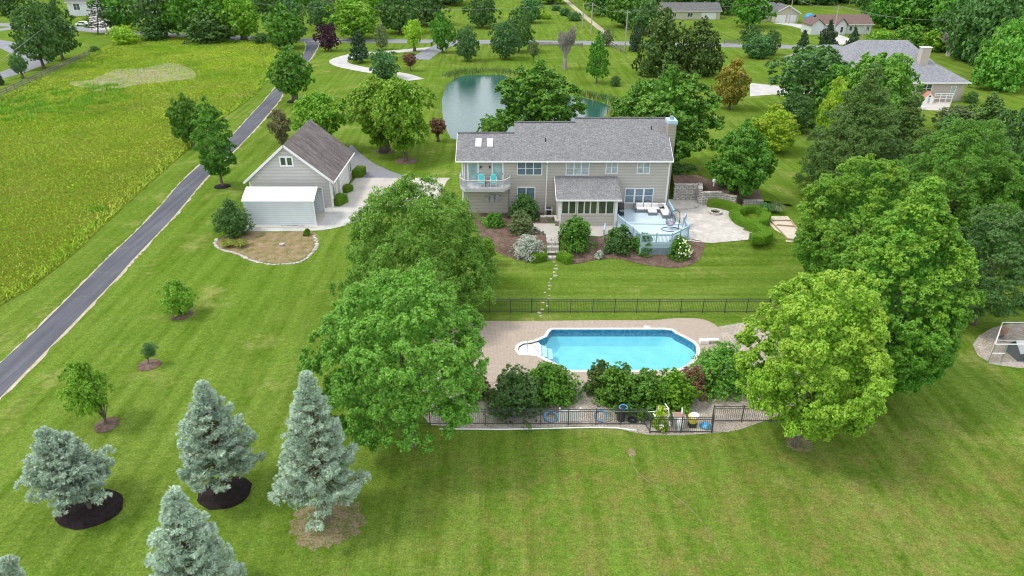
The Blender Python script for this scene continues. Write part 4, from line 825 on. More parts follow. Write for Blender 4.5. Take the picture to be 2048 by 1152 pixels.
mb = MB(); mb.box(11.35, 11.85, 67.3, 67.69, 2.35, 2.4); mb.box(11.35, 11.85, 68.91, 69.3, 2.35, 2.4); mb.build('side_shelf', 'grey_metal', gl)
mb = MB(); [mb.box(x, x + .05, y, y + .05, 1.62, 1.749) for x in (11.32, 11.83) for y in (67.75, 68.8)]; mb.build('feet', 'dark_plastic', gl)
for i, (cx, lab) in enumerate(((-3.25, 'left turquoise cushioned armchair on the grey balcony'), (-1.95, 'right turquoise cushioned armchair on the grey balcony'))):
    c = thing('balcony_chair', (cx, 69.0, 4.5), lab, 'chair', 'turquoise chairs on the balcony')
    m = MB(); [m.box(cx + a, cx + a + .05, 68.7 + b, 68.75 + b, 4.5, 4.5 + h) for a, b, h in ((-.35, 0, .62), (.3, 0, .62), (-.35, .6, 1.0), (.3, .6, 1.0))]; m.box(cx - .38, cx - .28, 68.68, 69.35, 5.1, 5.15); m.box(cx + .28, cx + .38, 68.68, 69.35, 5.1, 5.15); m.build('frame', 'white_trim', c)
    MB().box(cx - .3, cx + .3, 68.72, 69.3, 4.85, 5.0).build('seat_cushion', 'turquoise', c, bevel=.04); MB().box(cx - .3, cx + .3, 69.3, 69.42, 5.0, 5.75).build('back_cushion', 'turquoise', c, bevel=.04)
sb = thing('side_table', (-2.6, 69.1, 4.5), 'small dark side table between the turquoise chairs', 'table'); MB().box(-2.85, -2.35, 68.85, 69.35, 5.0, 5.05).build('table_top', 'dark_plastic', sb)
for a in (-2.83, -2.42):
    for b in (68.87, 69.28): MB().box(a, a + .05, b, b + .05, 4.5, 5.0).build('leg', 'dark_plastic', sb)

# walls and steps by the house
def wall_run(name, P, z0, heights, mat, label, cat='retaining wall', th=.4):
    o = thing(name, (P[0][0], P[0][1], z0), label, cat); mb = MB(); cp = MB()
    for i in range(len(P) - 1):
        a = Vector((*P[i], z0)); b = Vector((*P[i + 1], z0)); h = heights[i]; mb.bar(a + Vector((0, 0, h / 2 - .1)), b + Vector((0, 0, h / 2 - .1)), th, h + .2); cp.bar(a + Vector((0, 0, h + .04)), b + Vector((0, 0, h + .04)), th + .08, .08)
    mb.build('stone_face', mat, o); cp.build('cap_stones', 'flagstone', o); return o
wall_run('retaining_wall', [GZ(x, y, ZP)[:2] for x, y in ((1345,401),(1394,401))], ZP, [1.9], 'block_wall', 'tallest pale block retaining wall just right of the house chimney')
wall_run('retaining_wall', [GZ(x, y, ZP)[:2] for x, y in ((1396,398),(1397,410),(1440,410),(1470,416))], ZP, [1.9, 1.5, 1.3], 'block_wall', 'middle stepped section of block retaining wall behind the patio hedge')
wall_run('retaining_wall', [GZ(x, y, ZP)[:2] for x, y in ((1484,414),(1524,415))], ZP, [.8], 'block_wall', 'lowest short block retaining wall by the ornamental grasses')
# raised ground held by the walls
mb = MB(); A = [GZ(x, y, ZP)[:2] for x, y in ((1345,400),(1395,399),(1440,409),(1470,414),(1524,414))]; hh = [1.85, 1.85, 1.4, 1.2, .75]
top = [(a[0], a[1] + .1, ZP + h) for a, h in zip(A, hh)]; mid = [(a[0] + .5, a[1] + 3.2, ZP + h * .95 + .1) for a, h in zip(A, hh)]; back = [(a[0] + 1.5, a[1] + 9, ZP - .3) for a in A]; sd1 = [(A[0][0], A[0][1], ZP - .5)]
mb.add(top + mid, [(i, i + 1, i + 6, i + 5) for i in range(4)]); mb.add([(p[0], p[1] + .02, p[2] - .02) for p in top] + [(p[0], p[1] + .02, ZP - .3) for p in top], [(i, i + 5, i + 6, i + 1) for i in range(4)]); struct(mb.build('raised_bed', 'mulch'))
mb = MB(); e0 = top[-1]; mb.add(mid + back + [(e0[0] + 4, e0[1] + 1, ZP - .2), top[-1]], [(i, i + 1, i + 6, i + 5) for i in range(4)] + [(11, 10, 4), (10, 9, 4)]); mb.add([top[0], mid[0], back[0], (top[0][0], top[0][1], ZP - .5)], [(0, 1, 2, 3)]); struct(mb.build('grass_bank', 'lawn', smooth=True))
Lp = [GZ(x, y, ZP)[:2] for x, y in ((1338,402),(1392,402),(1398,410),(1388,418),(1340,420))]; MB().prism(smooth(Lp, 3, True), ZP, ZP + .2).build('patio_step', 'stamped')['kind'] = 'structure'
wall_run('garden_wall', [(3.0, 67.6), (4.7, 67.6), (4.72, 66.2)], ZP, [.55, .6], 'rubble', 'low rough stone wall in front of the heat pump')
wall_run('garden_wall', [P2(1086,470)[:2], P2(1070,462)[:2], P2(1060,466)[:2]], ZP, [.35, .35], 'rubble', 'curved low stone wall above the silver lavender', th=.25)
stp = thing('garden_steps', (3.6, 61.5, 0), 'brown stone garden steps rising from the lawn between clipped hedges', 'steps')
xa = P2(1096, 520)[0]; xb = P2(1117, 520)[0]
for k in range(5): MB().box(xa - .05, xb + .1, 60.45 + k * .56, 60.45 + k * .56 + .558, -.3 + k * .1, float(hgt(3.6, 61.01 + k * .56)) + .07).build('tread', 'flagstone', stp)
MB().box(xb + .55, xb + .8, 60.2, 61.6, -.1, .5).build('side_block', 'block_wall', stp); 
fp = thing('fire_pit', GZ(1430, 427, ZP + .05), 'round stone fire pit ring on the pale patio', 'fire pit'); c = GZ(1430, 427, ZP)
MB().lathe((c[0], c[1], ZP), [(.55, 0), (.72, 0), (.72, .28), (.5, .28), (.5, .05), (.02, .05)], 20).build('stone_ring', 'block_wall', fp); MB().lathe((c[0], c[1], ZP + .06), [(.49, 0), (.49, .06), (.01, .1)], 16).build('ash', 'dark_mulch', fp)
ac = thing('heat_pump', (4.0, 69.0, ZP), 'grey heat pump unit with dark fan top beside the sunroom', 'heat pump'); MB().box(3.55, 4.35, 68.6, 69.4, ZP + .02, ZP + .95).build('casing', 'grey_plastic', ac, bevel=.03); MB().lathe((3.95, 69.0, ZP + .951), [(.33, 0), (.33, .04), (.08, .07)], 16).build('fan_grille', 'dark_plastic', ac)
MB().box(3.7, 4.2, 68.57, 68.6, ZP + .1, ZP + .85).build('louvre', 'dark_plastic', ac)
gb = thing('timber_bed_frame', (28.5, 66.5, .5), 'sandy raised garden bed plot edged with thin timber boards', 'garden bed'); mb = MB()
Q = [P2(*p) for p in ((1540,443),(1582,443),(1594,462),(1598,482),(1575,480),(1553,452),(1592,455),(1590,480))]
for a, b in ((0, 1), (1, 2), (2, 3), (3, 4), (4, 0), (5, 6)): mb.bar(Vector(Q[a]) + Vector((0, 0, .12)), Vector(Q[b]) + Vector((0, 0, .12)), .08, .16)
mb.build('boards', 'tan_wood', gb)
lan = MB().lathe((0, 0, 0), [(.08, 0), (.08, .45), (.2, .5), (.2, .75), (.1, .85)], 10).build('bird_house', 'white_trim'); p = GZ(1427, 372, 3.0); lan.location = p; tag(lan, 'small white lantern standing in the raised bed above the block wall', 'lantern')

# ------------------------------------------------------------------ fences
def picket_fence(name, P, h, label, gates=(), mat='black_metal', bay=1.83, z=0):
    o = thing(name, (P[0][0], P[0][1], z), label, 'fence'); cnt = 0
    for i in range(len(P) - 1):
        a = Vector((*P[i], z)); b = Vector((*P[i + 1], z)); ln = (b - a).length; m = max(1, round(ln / bay))
        for k in range(m):
            p = a + (b - a) * k / m; q = a + (b - a) * (k + 1) / m; pn = MB(); isg = (i, k) in gates
            for zz in (h - .03, h - .22, .12): pn.bar(p + Vector((0, 0, zz)), q + Vector((0, 0, zz)), .035, .035)
            n = int((q - p).length / .125)
            for j in range(1, n): r = p + (q - p) * j / n; hb = h + (.22 * math.sin(math.pi * j / n) if isg else 0); pn.bar(r + Vector((0, 0, .06)), r + Vector((0, 0, hb - .03)), .017, .017)
            pn.build('gate' if isg else 'fence_panel', mat, o)
            w_ = .05 if isg or (i, k - 1) in gates else .032; MB().box(p.x - w_, p.x + w_, p.y - w_, p.y + w_, z, z + h + (.15 if w_ > .04 else .05)).build('post', mat, o)
    MB().box(b.x - .03, b.x + .03, b.y - .03, b.y + .03, z, z + h + .05).build('post', mat, o); return o
YFB = 50.1
picket_fence('pool_fence', [(-9, YFB), (1.66, YFB), (3.1, YFB), (21.7, YFB)], 1.3, 'black metal picket fence with gate on the lawn behind the pool', gates=((1, 0),))
picket_fence('pool_fence', [(-9, 35.4), (5.5, 35.4), (8.7, 35.4), (8.9, 34.6), (12.9, 34.6), (13.2, 35.7), (21, 35.7), (21.7, 50.1)], 1.3, 'black metal picket fence in front of the pool shrubs, jogging round the pump yard', bay=1.83)
def rail_fence(name, P, label, h=1.3, bay=3.0, mat='old_wood', rails=3):
    o = thing(name, (*P[0][:2], 0), label, 'fence'); ps = MB()
    for i in range(len(P) - 1):
        a = Vector((*P[i][:2], 0)); b = Vector((*P[i + 1][:2], 0)); m = max(1, round((b - a).length / bay)); rl = MB()
        for j in range(rails): rl.bar(a + Vector((0, 0, h * (.35 + .3 * j))), b + Vector((0, 0, h * (.35 + .3 * j))), .05, .16)
        rl.build('rails', mat, o)
        for k in range(m + 1): p = a + (b - a) * k / m; MB().box(p.x - .08, p.x + .08, p.y - .08, p.y + .08, 0, h + .1).build('post', mat, o) if i == 0 or k else None
    return o
rail_fence('rail_fence', pts((-60,222),(0,196),(60,168),(120,140),(180,112)), 'weathered three-rail wooden fence along the left edge of the meadow')
rail_fence('rail_fence', pts((1216,93),(1232,99),(1250,107)), 'short dark rail fence beside the utility pole near the round tree', bay=3)
rail_fence('rail_fence', pts((1448,89),(1478,90)), 'dark rail fence by the road left of the flowering bushes', bay=4)
rail_fence('rail_fence', pts((505,82),(548,85)), 'dark rail fence along the road beside the driveway entrance', bay=4)
rail_fence('rail_fence', pts((1030,92),(1100,93),(1165,94)), 'low grey rail fence along the road behind the bare tree', bay=5, h=1.0)

# pool yard things
px_, py_ = 2.0, 35.75
def coil(c, r, n, tilt, mat, name, label, group=None, rt=.03):
    mb = MB(); P = []
    for k in range(n * 14):
        a = k * 2 * math.pi / 14; rr = r * (1 + .12 * math.sin(k * .37)); P.append((c[0] + rr * math.cos(a), c[1] + rr * math.sin(a) * math.cos(tilt), c[2] + abs(rr) * (1 + math.sin(a)) * math.sin(tilt) + .025 + .012 * (k / 14)))
    mb.tube(P, rt, 6); return tag(mb.build(name, mat, smooth=True), label, 'hose', group)
p = GZ(1102, 840); coil((p[0], p[1] + .2, 0), .42, 4, .25, 'blue_hose', 'hose', 'coiled blue pool hose on gravel left of the white panel', 'blue pool hoses')
p = GZ(1200, 838); coil((p[0], 35.75, .05), .38, 4, 1.25, 'blue_hose', 'hose', 'blue pool hose hung in loops on the fence right of the white panel', 'blue pool hoses')
p = GZ(1243, 830); coil((p[0] , 35.9, 1.02), .26, 3, 0, 'blue_hose', 'hose', 'blue hose coiled on top of the black bin', 'blue pool hoses')
pl = thing('picket_panel', (GZ(1140, 845)[0], 35.65, 0), 'small white picket panel leaning behind the black fence', 'fence panel'); x0 = GZ(1120, 845)[0]; x1 = GZ(1158, 845)[0]
for k in range(13): xx = x0 + (x1 - x0) * k / 13; MB().box(xx, xx + .075, 35.66, 35.69, .08, .95).build('picket', 'white_trim', pl)
mb = MB(); mb.box(x0 - .05, x1 + .02, 35.69, 35.73, .85, .93); mb.box(x0 - .05, x1 + .02, 35.69, 35.73, .15, .23); mb.box(x0 - .1, x0, 35.64, 35.74, 0, 1.15); mb.box(x1, x1 + .1, 35.64, 35.74, 0, 1.15); mb.build('panel_frame', 'white_trim', pl)
bi = thing('trash_bin', (GZ(1243, 845)[0], 35.85, 0), 'black ribbed round bin with blue hose on top at the fence', 'bin'); bx_ = bi.location.x
MB().lathe((bx_, 35.9, 0), [(.26, 0), (.3, .9), (.33, .92), (.33, .98)], 18).build('bin_body', 'dark_plastic', bi); MB().lathe((bx_, 35.9, .98), [(.32, 0), (.3, .05), (.05, .07)], 18).build('lid', 'dark_plastic', bi)
o = MB().tube([(math.cos(a) * .24, math.sin(a) * .24, .1) for a in [k * .4 for k in range(17)]], .09, 8).build('old_tyre', 'tyre', smooth=True); o.location = (bx_ + .75, 35.8, 0); tag(o, 'small black tyre lying beside the black bin', 'tyre')
mb = MB(); mb.tube([(bx_ - 1.3, 35.55, .98), (bx_ + 3.0, 35.5, .98)], .03); mb.build('vacuum_pole', 'white_trim'); tag(bpy.data.objects['vacuum_pole'], 'long white pole resting along the fence top by the bin', 'pole')
dp = [(x, y, .05) for x, y in pts((880,850),(1000,851),(1100,849),(1180,847),(1230,848),(1255,851),(1272,853))]
tag(MB().tube([(a, b - .45, c) for a, b, c in dp], .05, 8).build('drain_pipe', 'white_trim', smooth=True), 'long white drain pipe lying on grass along the front of the fence', 'pipe')
pe = thing('pool_heater', (GZ(1358, 855)[0], 35.2, 0), 'grey square pool heater with white pipe fittings in the pump yard', 'pool heater'); hx = pe.location.x
MB().box(hx - .45, hx + .4, 35.0, 35.7, .05, .85).build('cabinet', 'grey_plastic', pe, bevel=.04); mb = MB(); mb.tube([(hx - .5, 35.2, .3), (hx - .75, 35.2, .3), (hx - .8, 35.2, .8), (hx - .75, 35.4, 1.3), (hx - .9, 35.9, 1.35)], .05); mb.tube([(hx + .1, 35.3, .85), (hx + .1, 35.3, 1.25), (hx + .15, 35.5, 1.3)], .07); mb.build('pipes', 'white_trim', pe, smooth=True)
MB().box(hx - .35, hx + .3, 35.1, 35.6, .852, .9).build('vent_top', 'terracotta', pe)
fl_ = thing('pool_filter', (hx - .05, 34.85, 0), 'white pool filter canister standing before the grey heater', 'pool filter'); MB().lathe((hx - .05, 34.82, 0), [(.14, 0), (.16, .1), (.12, .2), (.2, .35), (.24, .75), (.18, .92), (.05, .98)], 14).build('tank', 'white_trim', fl_, smooth=True); MB().box(hx - .2, hx + .12, 34.7, 34.95, 0, .12).build('pump_base', 'grey_plastic', fl_)
yb = thing('chemical_bucket', (GZ(1382, 850)[0], 35.2, 0), 'yellow bucket with white lid on a dark stand in the pump yard', 'bucket'); bx2 = yb.location.x
MB().lathe((bx2, 35.2, .42), [(.26, 0), (.32, .45), (.33, .47)], 16).build('bucket_body', 'yellow', yb); MB().lathe((bx2 + .1, 35.25, .9), [(.3, 0), (.3, .05), (.1, .09)], 16).build('lid', 'white_trim', yb); MB().box(bx2 - .2, bx2 + .25, 35.0, 35.4, 0, .42).build('stand', 'dark_plastic', yb)
rng = random.Random(9); mb = MB(); cx_ = GZ(1408, 850)[0]; mb.lathe((cx_, 35.2, .0), [(.34, 0), (.36, .12), (.25, .28), (.08, .36)], 9); mb.v = [(x + rng.uniform(-.07, .07), y + rng.uniform(-.07, .07), z + rng.uniform(0, .05)) for x, y, z in mb.v]
tag(mb.build('tarp_bundle', 'blue_hose'), 'crumpled blue tarp bundle on the ground in the pump yard', 'tarp')
sheet('pump_pad', [(8.95, 34.68), (12.8, 34.68), (13.0, 35.6), (8.95, 35.6)], 'sand', .03, hfun=lambda x, y: np.zeros_like(x))

# kennel on the right
K = thing('dog_kennel', (*GZ(2010, 728)[:2], 0), 'chain-link kennel run with white posts at the right edge', 'kennel'); a = Vector(GZ(1975, 728)); b = Vector(GZ(2080, 728)); c = Vector(GZ(1990, 683)); d = Vector(GZ(2090, 683)); 
for p in (a, a + (b - a) * .24, a + (b - a) * .72, b, c, d): MB().tube([p, p + Vector((0, 0, 1.75))], .04).build('post', 'grey_metal', K)
mb = MB()
for p, q in ((a, b), (c, d), (a, c), (b, d)):
    mb.tube([p + Vector((0, 0, 1.75)), q + Vector((0, 0, 1.75))], .04); mb.tube([p + Vector((0, 0, .08)), q + Vector((0, 0, .08))], .03)
mb.tube([a + Vector((0, 0, .95)), a + (b - a) * .24 + Vector((0, 0, .95))], .05); mb.build('top_rails', 'white_trim', K)
mb = MB()
for p, q in ((a, b), (a, c)):
    n = int((q - p).length / .14)
    for j in range(n):
        for s in (1, -1):
            k0 = (q - p) / n * j; k1 = (q - p) / n * min(max(j + 10 * s, 0), n)
            f = abs((k1 - k0).length / max(((q - p) / n * 10).length, 1e-6)); mb.bar(p + k0 + Vector((0, 0, .05)), p + k1 + Vector((0, 0, .05 + 1.7 * f)), .006, .006) if f > .05 else None
mb.build('wire_mesh', 'grey_metal', K)
dh = thing('dog_house', (*GZ(2045, 722)[:2], 0), 'dark grey-blue plastic dog house inside the kennel', 'dog house'); x, y = dh.location.x, dh.location.y
MB().prismx([(y - .1, 0), (y + 1.3, 0), (y + 1.3, .8), (y + .6, 1.35), (y - .1, .8)], x - .45, x + .9).build('shell', 'dark_roofing', dh, bevel=.04)
mb = MB(); mb.bar((x + .22, y - .25, .78), (x + .22, y + .62, 1.42), 1.6, .06); mb.bar((x + .22, y + .58, 1.42), (x + .22, y + 1.45, .78), 1.6, .06); mb.build('roof', 'grey_plastic', dh); MB().box(x + .0, x + .45, y - .12, y - .1, .1, .65).build('doorway', 'tyre', dh)
pt = thing('flower_pot', (*GZ(2003, 676)[:2], 0), 'terracotta pot on a stake at the kennel back', 'pot'); MB().lathe((pt.location.x, pt.location.y, .35), [(.16, 0), (.28, .42), (.31, .42), (.31, .5)], 14).build('pot', 'terracotta', pt); MB().lathe((pt.location.x, pt.location.y, 0), [(.3, 0), (.12, .1), (.12, .34)], 10).build('pot_stand', 'old_wood', pt)

# ------------------------------------------------------------------ neighbour houses
def hip(parent, x0, x1, y0, y1, ze, pitch, mat, l=1, r=1, name='roof'):
    yc = (y0 + y1) / 2; zr = ze + (y1 - y0) / 2 * pitch; il = (y1 - y0) / 2 * l; ir = (y1 - y0) / 2 * r
    mb = MB(); mb.add([(x0, y0, ze), (x1, y0, ze), (x1, y1, ze), (x0, y1, ze), (x0 + il, yc, zr), (x1 - ir, yc, zr)] + [(x0, y0, ze - .18), (x1, y0, ze - .18), (x1, y1, ze - .18), (x0, y1, ze - .18)],
           [(0, 1, 5, 4), (1, 2, 5), (2, 3, 4, 5), (3, 0, 4), (6, 7, 1, 0), (7, 8, 2, 1), (8, 9, 3, 2), (9, 6, 0, 3), (9, 8, 7, 6)]); return mb.build(name, mat, parent)
N1 = thing('neighbour_house', (70, 130, 0), 'single-storey cream house with slate hip roof and tall white chimney at the right', 'house')
yb = 128.5
MB().box(60.7, 83.4, yb, 144, 0, 3.35).build('wall', 'siding_cream', N1); rr = hip(N1, 60.0, 84.1, yb - .6, 145, 3.5, .55, 'roof_slate')
MB().box(60.0, 84.1, yb - .72, yb - .6, 3.34, 3.52).build('gutter', 'white_trim', N1)
hip(N1, 64, 80, 134, 145, 6.0, .6, 'roof_slate', .6, .6, name='roof'); hip(N1, 57, 71, 139, 150, 4.4, .6, 'roof_slate', name='roof')
c = MB().box(76.0, 77.6, 132.2, 133.4, 3.4, 8.9).build('chimney', 'siding_cream', N1); MB().box(75.9, 77.7, 132.1, 133.5, 8.9, 9.05).build('chimney_cap', 'white_trim', c)
win(N1, 74.6, 77.3, .9, 3.1, yb, 3, 3, 'glass_dark', .12); win(N1, 81.0, 81.8, 1.0, 2.7, yb, 1, 2, 'glass_curtain', .1); win(N1, 71, 72.4, .2, 2.6, yb, 2, 1, 'glass_green', .12)
MB().lathe((73.0, yb - .15, 2.2), [(.08, 0), (.14, .1), (.1, .35)], 8).build('wall_lantern', 'black_metal', N1)
ph = thing('playhouse', (*GZ(1856, 207)[:2], 0), 'little white playhouse with orange roof by the neighbour terrace', 'playhouse'); x, y = ph.location.x, ph.location.y
MB().prismy([(x - .8, 0), (x + .8, 0), (x + .8, 1.2), (x, 2.0), (x - .8, 1.2)], y, y + 1.6).build('wall', 'white_trim', ph); roofslab(ph, [(x - .95, 1.12), (x, 2.12), (x + .95, 1.12)], y - .12, y + 1.7, 'orange_roof', 'y', t=.08); MB().box(x - .2, x + .15, y - .02, y, .1, 1.0).build('door', 'grey_plastic', ph); MB().box(x - .18, x + .18, y - .02, y, 1.15, 1.45).build('window', 'glass_dark', ph)
lg = thing('pergola', (*GZ(1885, 205)[:2], 0), 'low white garden arbour frame beside the playhouse', 'arbour'); x, y = lg.location.x, lg.location.y; mb = MB()
for i in range(4): mb.box(x - 1.8 + i * 1.1, x - 1.68 + i * 1.1, y, y + .12, 0, 1.6)
for zz in (.7, 1.15, 1.55): mb.box(x - 1.8, x + 1.62, y - .02, y + .1, zz, zz + .12)
mb.build('frame', 'white_trim', lg)
for i, (a, b, lb) in enumerate(((1838, 214, 'left white plastic patio chair below the playhouse'), (1846, 219, 'nearer white plastic patio chair below the playhouse'))):
    c = thing('patio_chair', (*GZ(a, b)[:2], 0), lb, 'chair', 'white patio chairs'); x, y = c.location.x, c.location.y; MB().box(x - .3, x + .3, y - .3, y + .3, .42, .48).build('seat', 'white_trim', c); MB().box(x - .3, x + .3, y + .25, y + .3, .48, 1.0).build('backrest', 'white_trim', c)
    for s in (-.28, .22):
        for u in (-.28, .22): MB().box(x + s, x + s + .06, y + u, y + u + .06, 0, .42).build('leg', 'white_trim', c)

def gable_house(name, x0, x1, y0, y1, ze, pitch, wall, roofm, label, cat='house', axis='x', over=.5):
    o = thing(name, ((x0 + x1) / 2, y0, 0), label, cat)
    if axis == 'x':
        yc = (y0 + y1) / 2; zr = ze + (yc - y0) * pitch; MB().prismx([(y0, 0), (y0, ze), (yc, zr - .1), (y1, ze), (y1, 0)], x0, x1).build('wall', wall, o); e = ze - over * pitch + .15
        roofslab(o, [(y0 - over, e), (yc, zr + .15), (y1 + over, e)], x0 - over, x1 + over, roofm)
        MB().box(x0 - over, x1 + over, y0 - over - .1, y0 - over, e - .2, e - .02).build('gutter', 'white_trim', o)
    else:
        xc = (x0 + x1) / 2; zr = ze + (xc - x0) * pitch; MB().prismy([(x0, 0), (x1, 0), (x1, ze), (xc, zr - .1), (x0, ze)], y0, y1).build('wall', wall, o); e = ze - over * pitch + .15
        r = roofslab(o, [(x0 - over, e), (xc, zr + .15), (x1 + over, e)], y0 - over, y1 + over, roofm, 'y')
        v = MB(); v.bar((x0 - over, y0 - over - .04, e - .1), (xc, y0 - over - .04, zr + .05), .06, .3); v.bar((xc, y0 - over - .04, zr + .05), (x1 + over, y0 - over - .04, e - .1), .06, .3); v.build('verge_board', 'white_trim', r)
    return o
def pxX(px, Y, z=1.5): return (px - CX) / F * (Y * math.cos(TH) + (CZ - z) * math.sin(TH))
Y1 = 252; A_ = gable_house('ranch_house', pxX(1325, Y1), pxX(1440, Y1), Y1, Y1 + 10, 3.0, .4, 'siding_beige', 'roof_charcoal', 'distant low beige house with dark roof and white garage door beyond the road')
MB().box(pxX(1403, Y1), pxX(1432, Y1), Y1 - .08, Y1, 0, 2.3).build('garage_door', 'white_trim', A_); win(A_, pxX(1345, Y1), pxX(1352, Y1), 1, 2.2, Y1, 2, 1, 'glass_dark'); win(A_, pxX(1375, Y1), pxX(1385, Y1), 1, 2.2, Y1, 2, 1, 'glass_dark')
Y1 = 244; B_ = gable_house('double_garage', pxX(1549, Y1), pxX(1597, Y1), Y1, Y1 + 9, 3.1, .55, 'siding_beige', 'roof_charcoal', 'distant beige gable garage with two white doors and grey roof', 'garage', 'y')
for a, b in ((1552, 1571), (1575, 1592)):
    d = MB().box(pxX(a, Y1), pxX(b, Y1), Y1 - .08, Y1, 0, 2.4).build('garage_door', 'white_trim', B_); mb = MB(); [mb.box(pxX(a, Y1), pxX(b, Y1), Y1 - .09, Y1 - .081, k * .6 - .02, k * .6 + .02) for k in (1, 2, 3)]; mb.build('panel_seams', 'grey_plastic', d)
B2 = gable_house('ranch_house', pxX(1500, 250), pxX(1547, 250), 247, 257, 3.0, .5, 'siding_beige', 'roof_charcoal', 'distant beige house wing attached left of the double garage'); win(B2, pxX(1520, 247), pxX(1530, 247), 1, 2.2, 247, 2, 1, 'glass_dark')
Y1 = 217; C_ = gable_house('ranch_house', pxX(1642, Y1), pxX(1742, Y1), Y1, Y1 + 9, 2.9, .45, 'siding_white', 'roof_redbrown', 'distant white single-storey house with red-brown roof and gabled porch')
gxa, gxb = pxX(1622, Y1 - 1.5), pxX(1646, Y1 - 1.5); MB().prismy([(gxa, 0), (gxb, 0), (gxb, 2.9), ((gxa + gxb) / 2, 4.3), (gxa, 2.9)], Y1 - 1.6, Y1 + 6).build('garage_wing', 'siding_white', C_); roofslab(C_, [(gxa - .4, 2.8), ((gxa + gxb) / 2, 4.55), (gxb + .4, 2.8)], Y1 - 2, Y1 + 6, 'roof_redbrown', 'y', name='wing_roof')
gxa, gxb = pxX(1673, Y1 - 1), pxX(1692, Y1 - 1); MB().prismy([(gxa, 0), (gxb, 0), (gxb, 2.9), ((gxa + gxb) / 2, 4.4), (gxa, 2.9)], Y1 - 1.0, Y1 + 4).build('porch_gable', 'siding_white', C_); roofslab(C_, [(gxa - .4, 2.8), ((gxa + gxb) / 2, 4.6), (gxb + .4, 2.8)], Y1 - 1.4, Y1 + 4, 'roof_redbrown', 'y', name='porch_roof')
win(C_, pxX(1678, Y1), pxX(1683, Y1), .6, 2.2, Y1 - 1.0, 1, 1, 'glass_dark'); win(C_, pxX(1699, Y1), pxX(1704, Y1), 1, 2.2, Y1, 1, 1, 'glass_dark'); win(C_, pxX(1733, Y1), pxX(1738, Y1), 1, 2.2, Y1, 2, 1, 'glass_dark'); MB().box(pxX(1709, Y1), pxX(1713, Y1), Y1 - .06, Y1, 0, 2.1).build('door', 'dark_plastic', C_)
Y1 = 262; E_ = gable_house('white_barn', pxX(138, Y1), pxX(300, Y1), Y1, Y1 + 12, 5.0, .5, 'siding_white', 'roof_charcoal', 'distant white barn-like building with cross-braced railing at the top left', 'barn')
win(E_, pxX(150, Y1), pxX(162, Y1), 2.2, 4.2, Y1, 2, 2, 'glass_dark', .2)
pc = MB(); px0, px1 = pxX(180, Y1 - 2), pxX(285, Y1 - 2)
for k in range(8):
    xx = px0 + (px1 - px0) * k / 8; xe = xx + (px1 - px0) / 8; pc.box(xx, xx + .2, Y1 - 2.1, Y1 - 1.9, 0, 3.6); pc.bar((xx + .2, Y1 - 2, 2.2), (xe, Y1 - 2, 3.4), .08, .14); pc.bar((xx + .2, Y1 - 2, 3.4), (xe, Y1 - 2, 2.2), .08, .14)
pc.box(px0, px1, Y1 - 2.12, Y1 - 1.88, 3.6, 3.8); pc.box(px0, px1, Y1 - 2.1, Y1 - 1.9, 2.0, 2.15); pc.build('porch_rail', 'white_trim', E_)
tb = thing('tarp_trailer', (*P2(1616, 47)[:2], 0), 'bright blue tarp-covered trailer parked right of the distant garage', 'trailer'); x, y = tb.location.x, tb.location.y
mb = MB(); mb.lathe((x, y, .5), [(1.5, 0), (1.6, 1.2), (1.4, 2.2), (.7, 2.6)], 12); mb.build('tarp_cover', 'blue_tarp', tb, smooth=True); MB().box(x - 1.5, x + 1.7, y - 1.3, y + 1.3, .3, .5).build('trailer_bed', 'old_wood', tb)
for s in (-1.0, 1.0): MB().tube([(x + s, y - 1.45, .35), (x + s, y - 1.3, .35)], .35, 12).build('wheel', 'tyre', tb)
car = thing('parked_car', (*P2(168, 52)[:2], 0), 'white car parked on the drive behind the grey spruce, top left', 'car'); x, y = car.location.x, car.location.y
MB().prismy([(x - 2.2, .3), (x + 2.2, .3), (x + 2.2, .85), (x + 1.3, .95), (x + .8, 1.4), (x - 1.0, 1.42), (x - 1.7, .95), (x - 2.2, .85)], y - .85, y + .85).build('body', 'car_white', car, bevel=.08); MB().prismy([(x - 1.45, .98), (x + 1.15, .98), (x + .72, 1.34), (x - .95, 1.35)], y - .87, y + .87).build('windows', 'glass_dark', car)
for s in (-1.4, 1.4):
    for u in (-.8, .8): MB().tube([(x + s, y + u - .1, .32), (x + s, y + u + .1, .32)], .32, 12).build('wheel', 'tyre', car)

# ------------------------------------------------------------------ utility poles and wires
def upole(bx, by, ty, label, h=None, arm=True):
    x, y, z = P2(bx, by); hh = WY(bx, ty, y)[2]; o = thing('utility_pole', (x, y, 0), label, 'utility pole', 'wooden utility poles along the road')
    MB().tube([(x, y, 0), (x, y, hh)], [.2, .13], 8).build('pole', 'pole_wood', o)
    if arm: MB().box(x - .9, x + .9, y - .06, y + .06, hh - .7, hh - .58).build('crossarm', 'pole_wood', o)
    return Vector((x, y, hh))
PL = [upole(215, 68, -30, 'pale utility pole beside the road in front of the white barn'), upole(1182, 68, 6, 'utility pole across the road, right of the field shrubs'), upole(1165, 55, 6, 'thinner utility pole just left of another across the road', arm=False), upole(1250, 95, 20, 'utility pole rising in front of the road right of the round tree'),
      upole(1577, 48, -6, 'utility pole in front of the double garage doors'), upole(1665, 75, 11, 'utility pole in front of the distant white house'), upole(1720, 97, 52, 'short dark pole right of the white house drive', arm=False), upole(1797, 55, 32, 'utility pole with box at the edge of the right wood'), upole(1895, 108, 40, 'leaning-looking utility pole beside the dead tree')]
def wire(a, b, label, k, sag=1.2, rad=.03):
    a = Vector(a); b = Vector(b); mb = MB(); mb.tube([a + (b - a) * t - Vector((0, 0, sag * 4 * t * (1 - t))) for t in [i / 12 for i in range(13)]], rad, 4); tag(mb.build('overhead_wire', 'wire'), label, 'power line', 'overhead wires along the road')
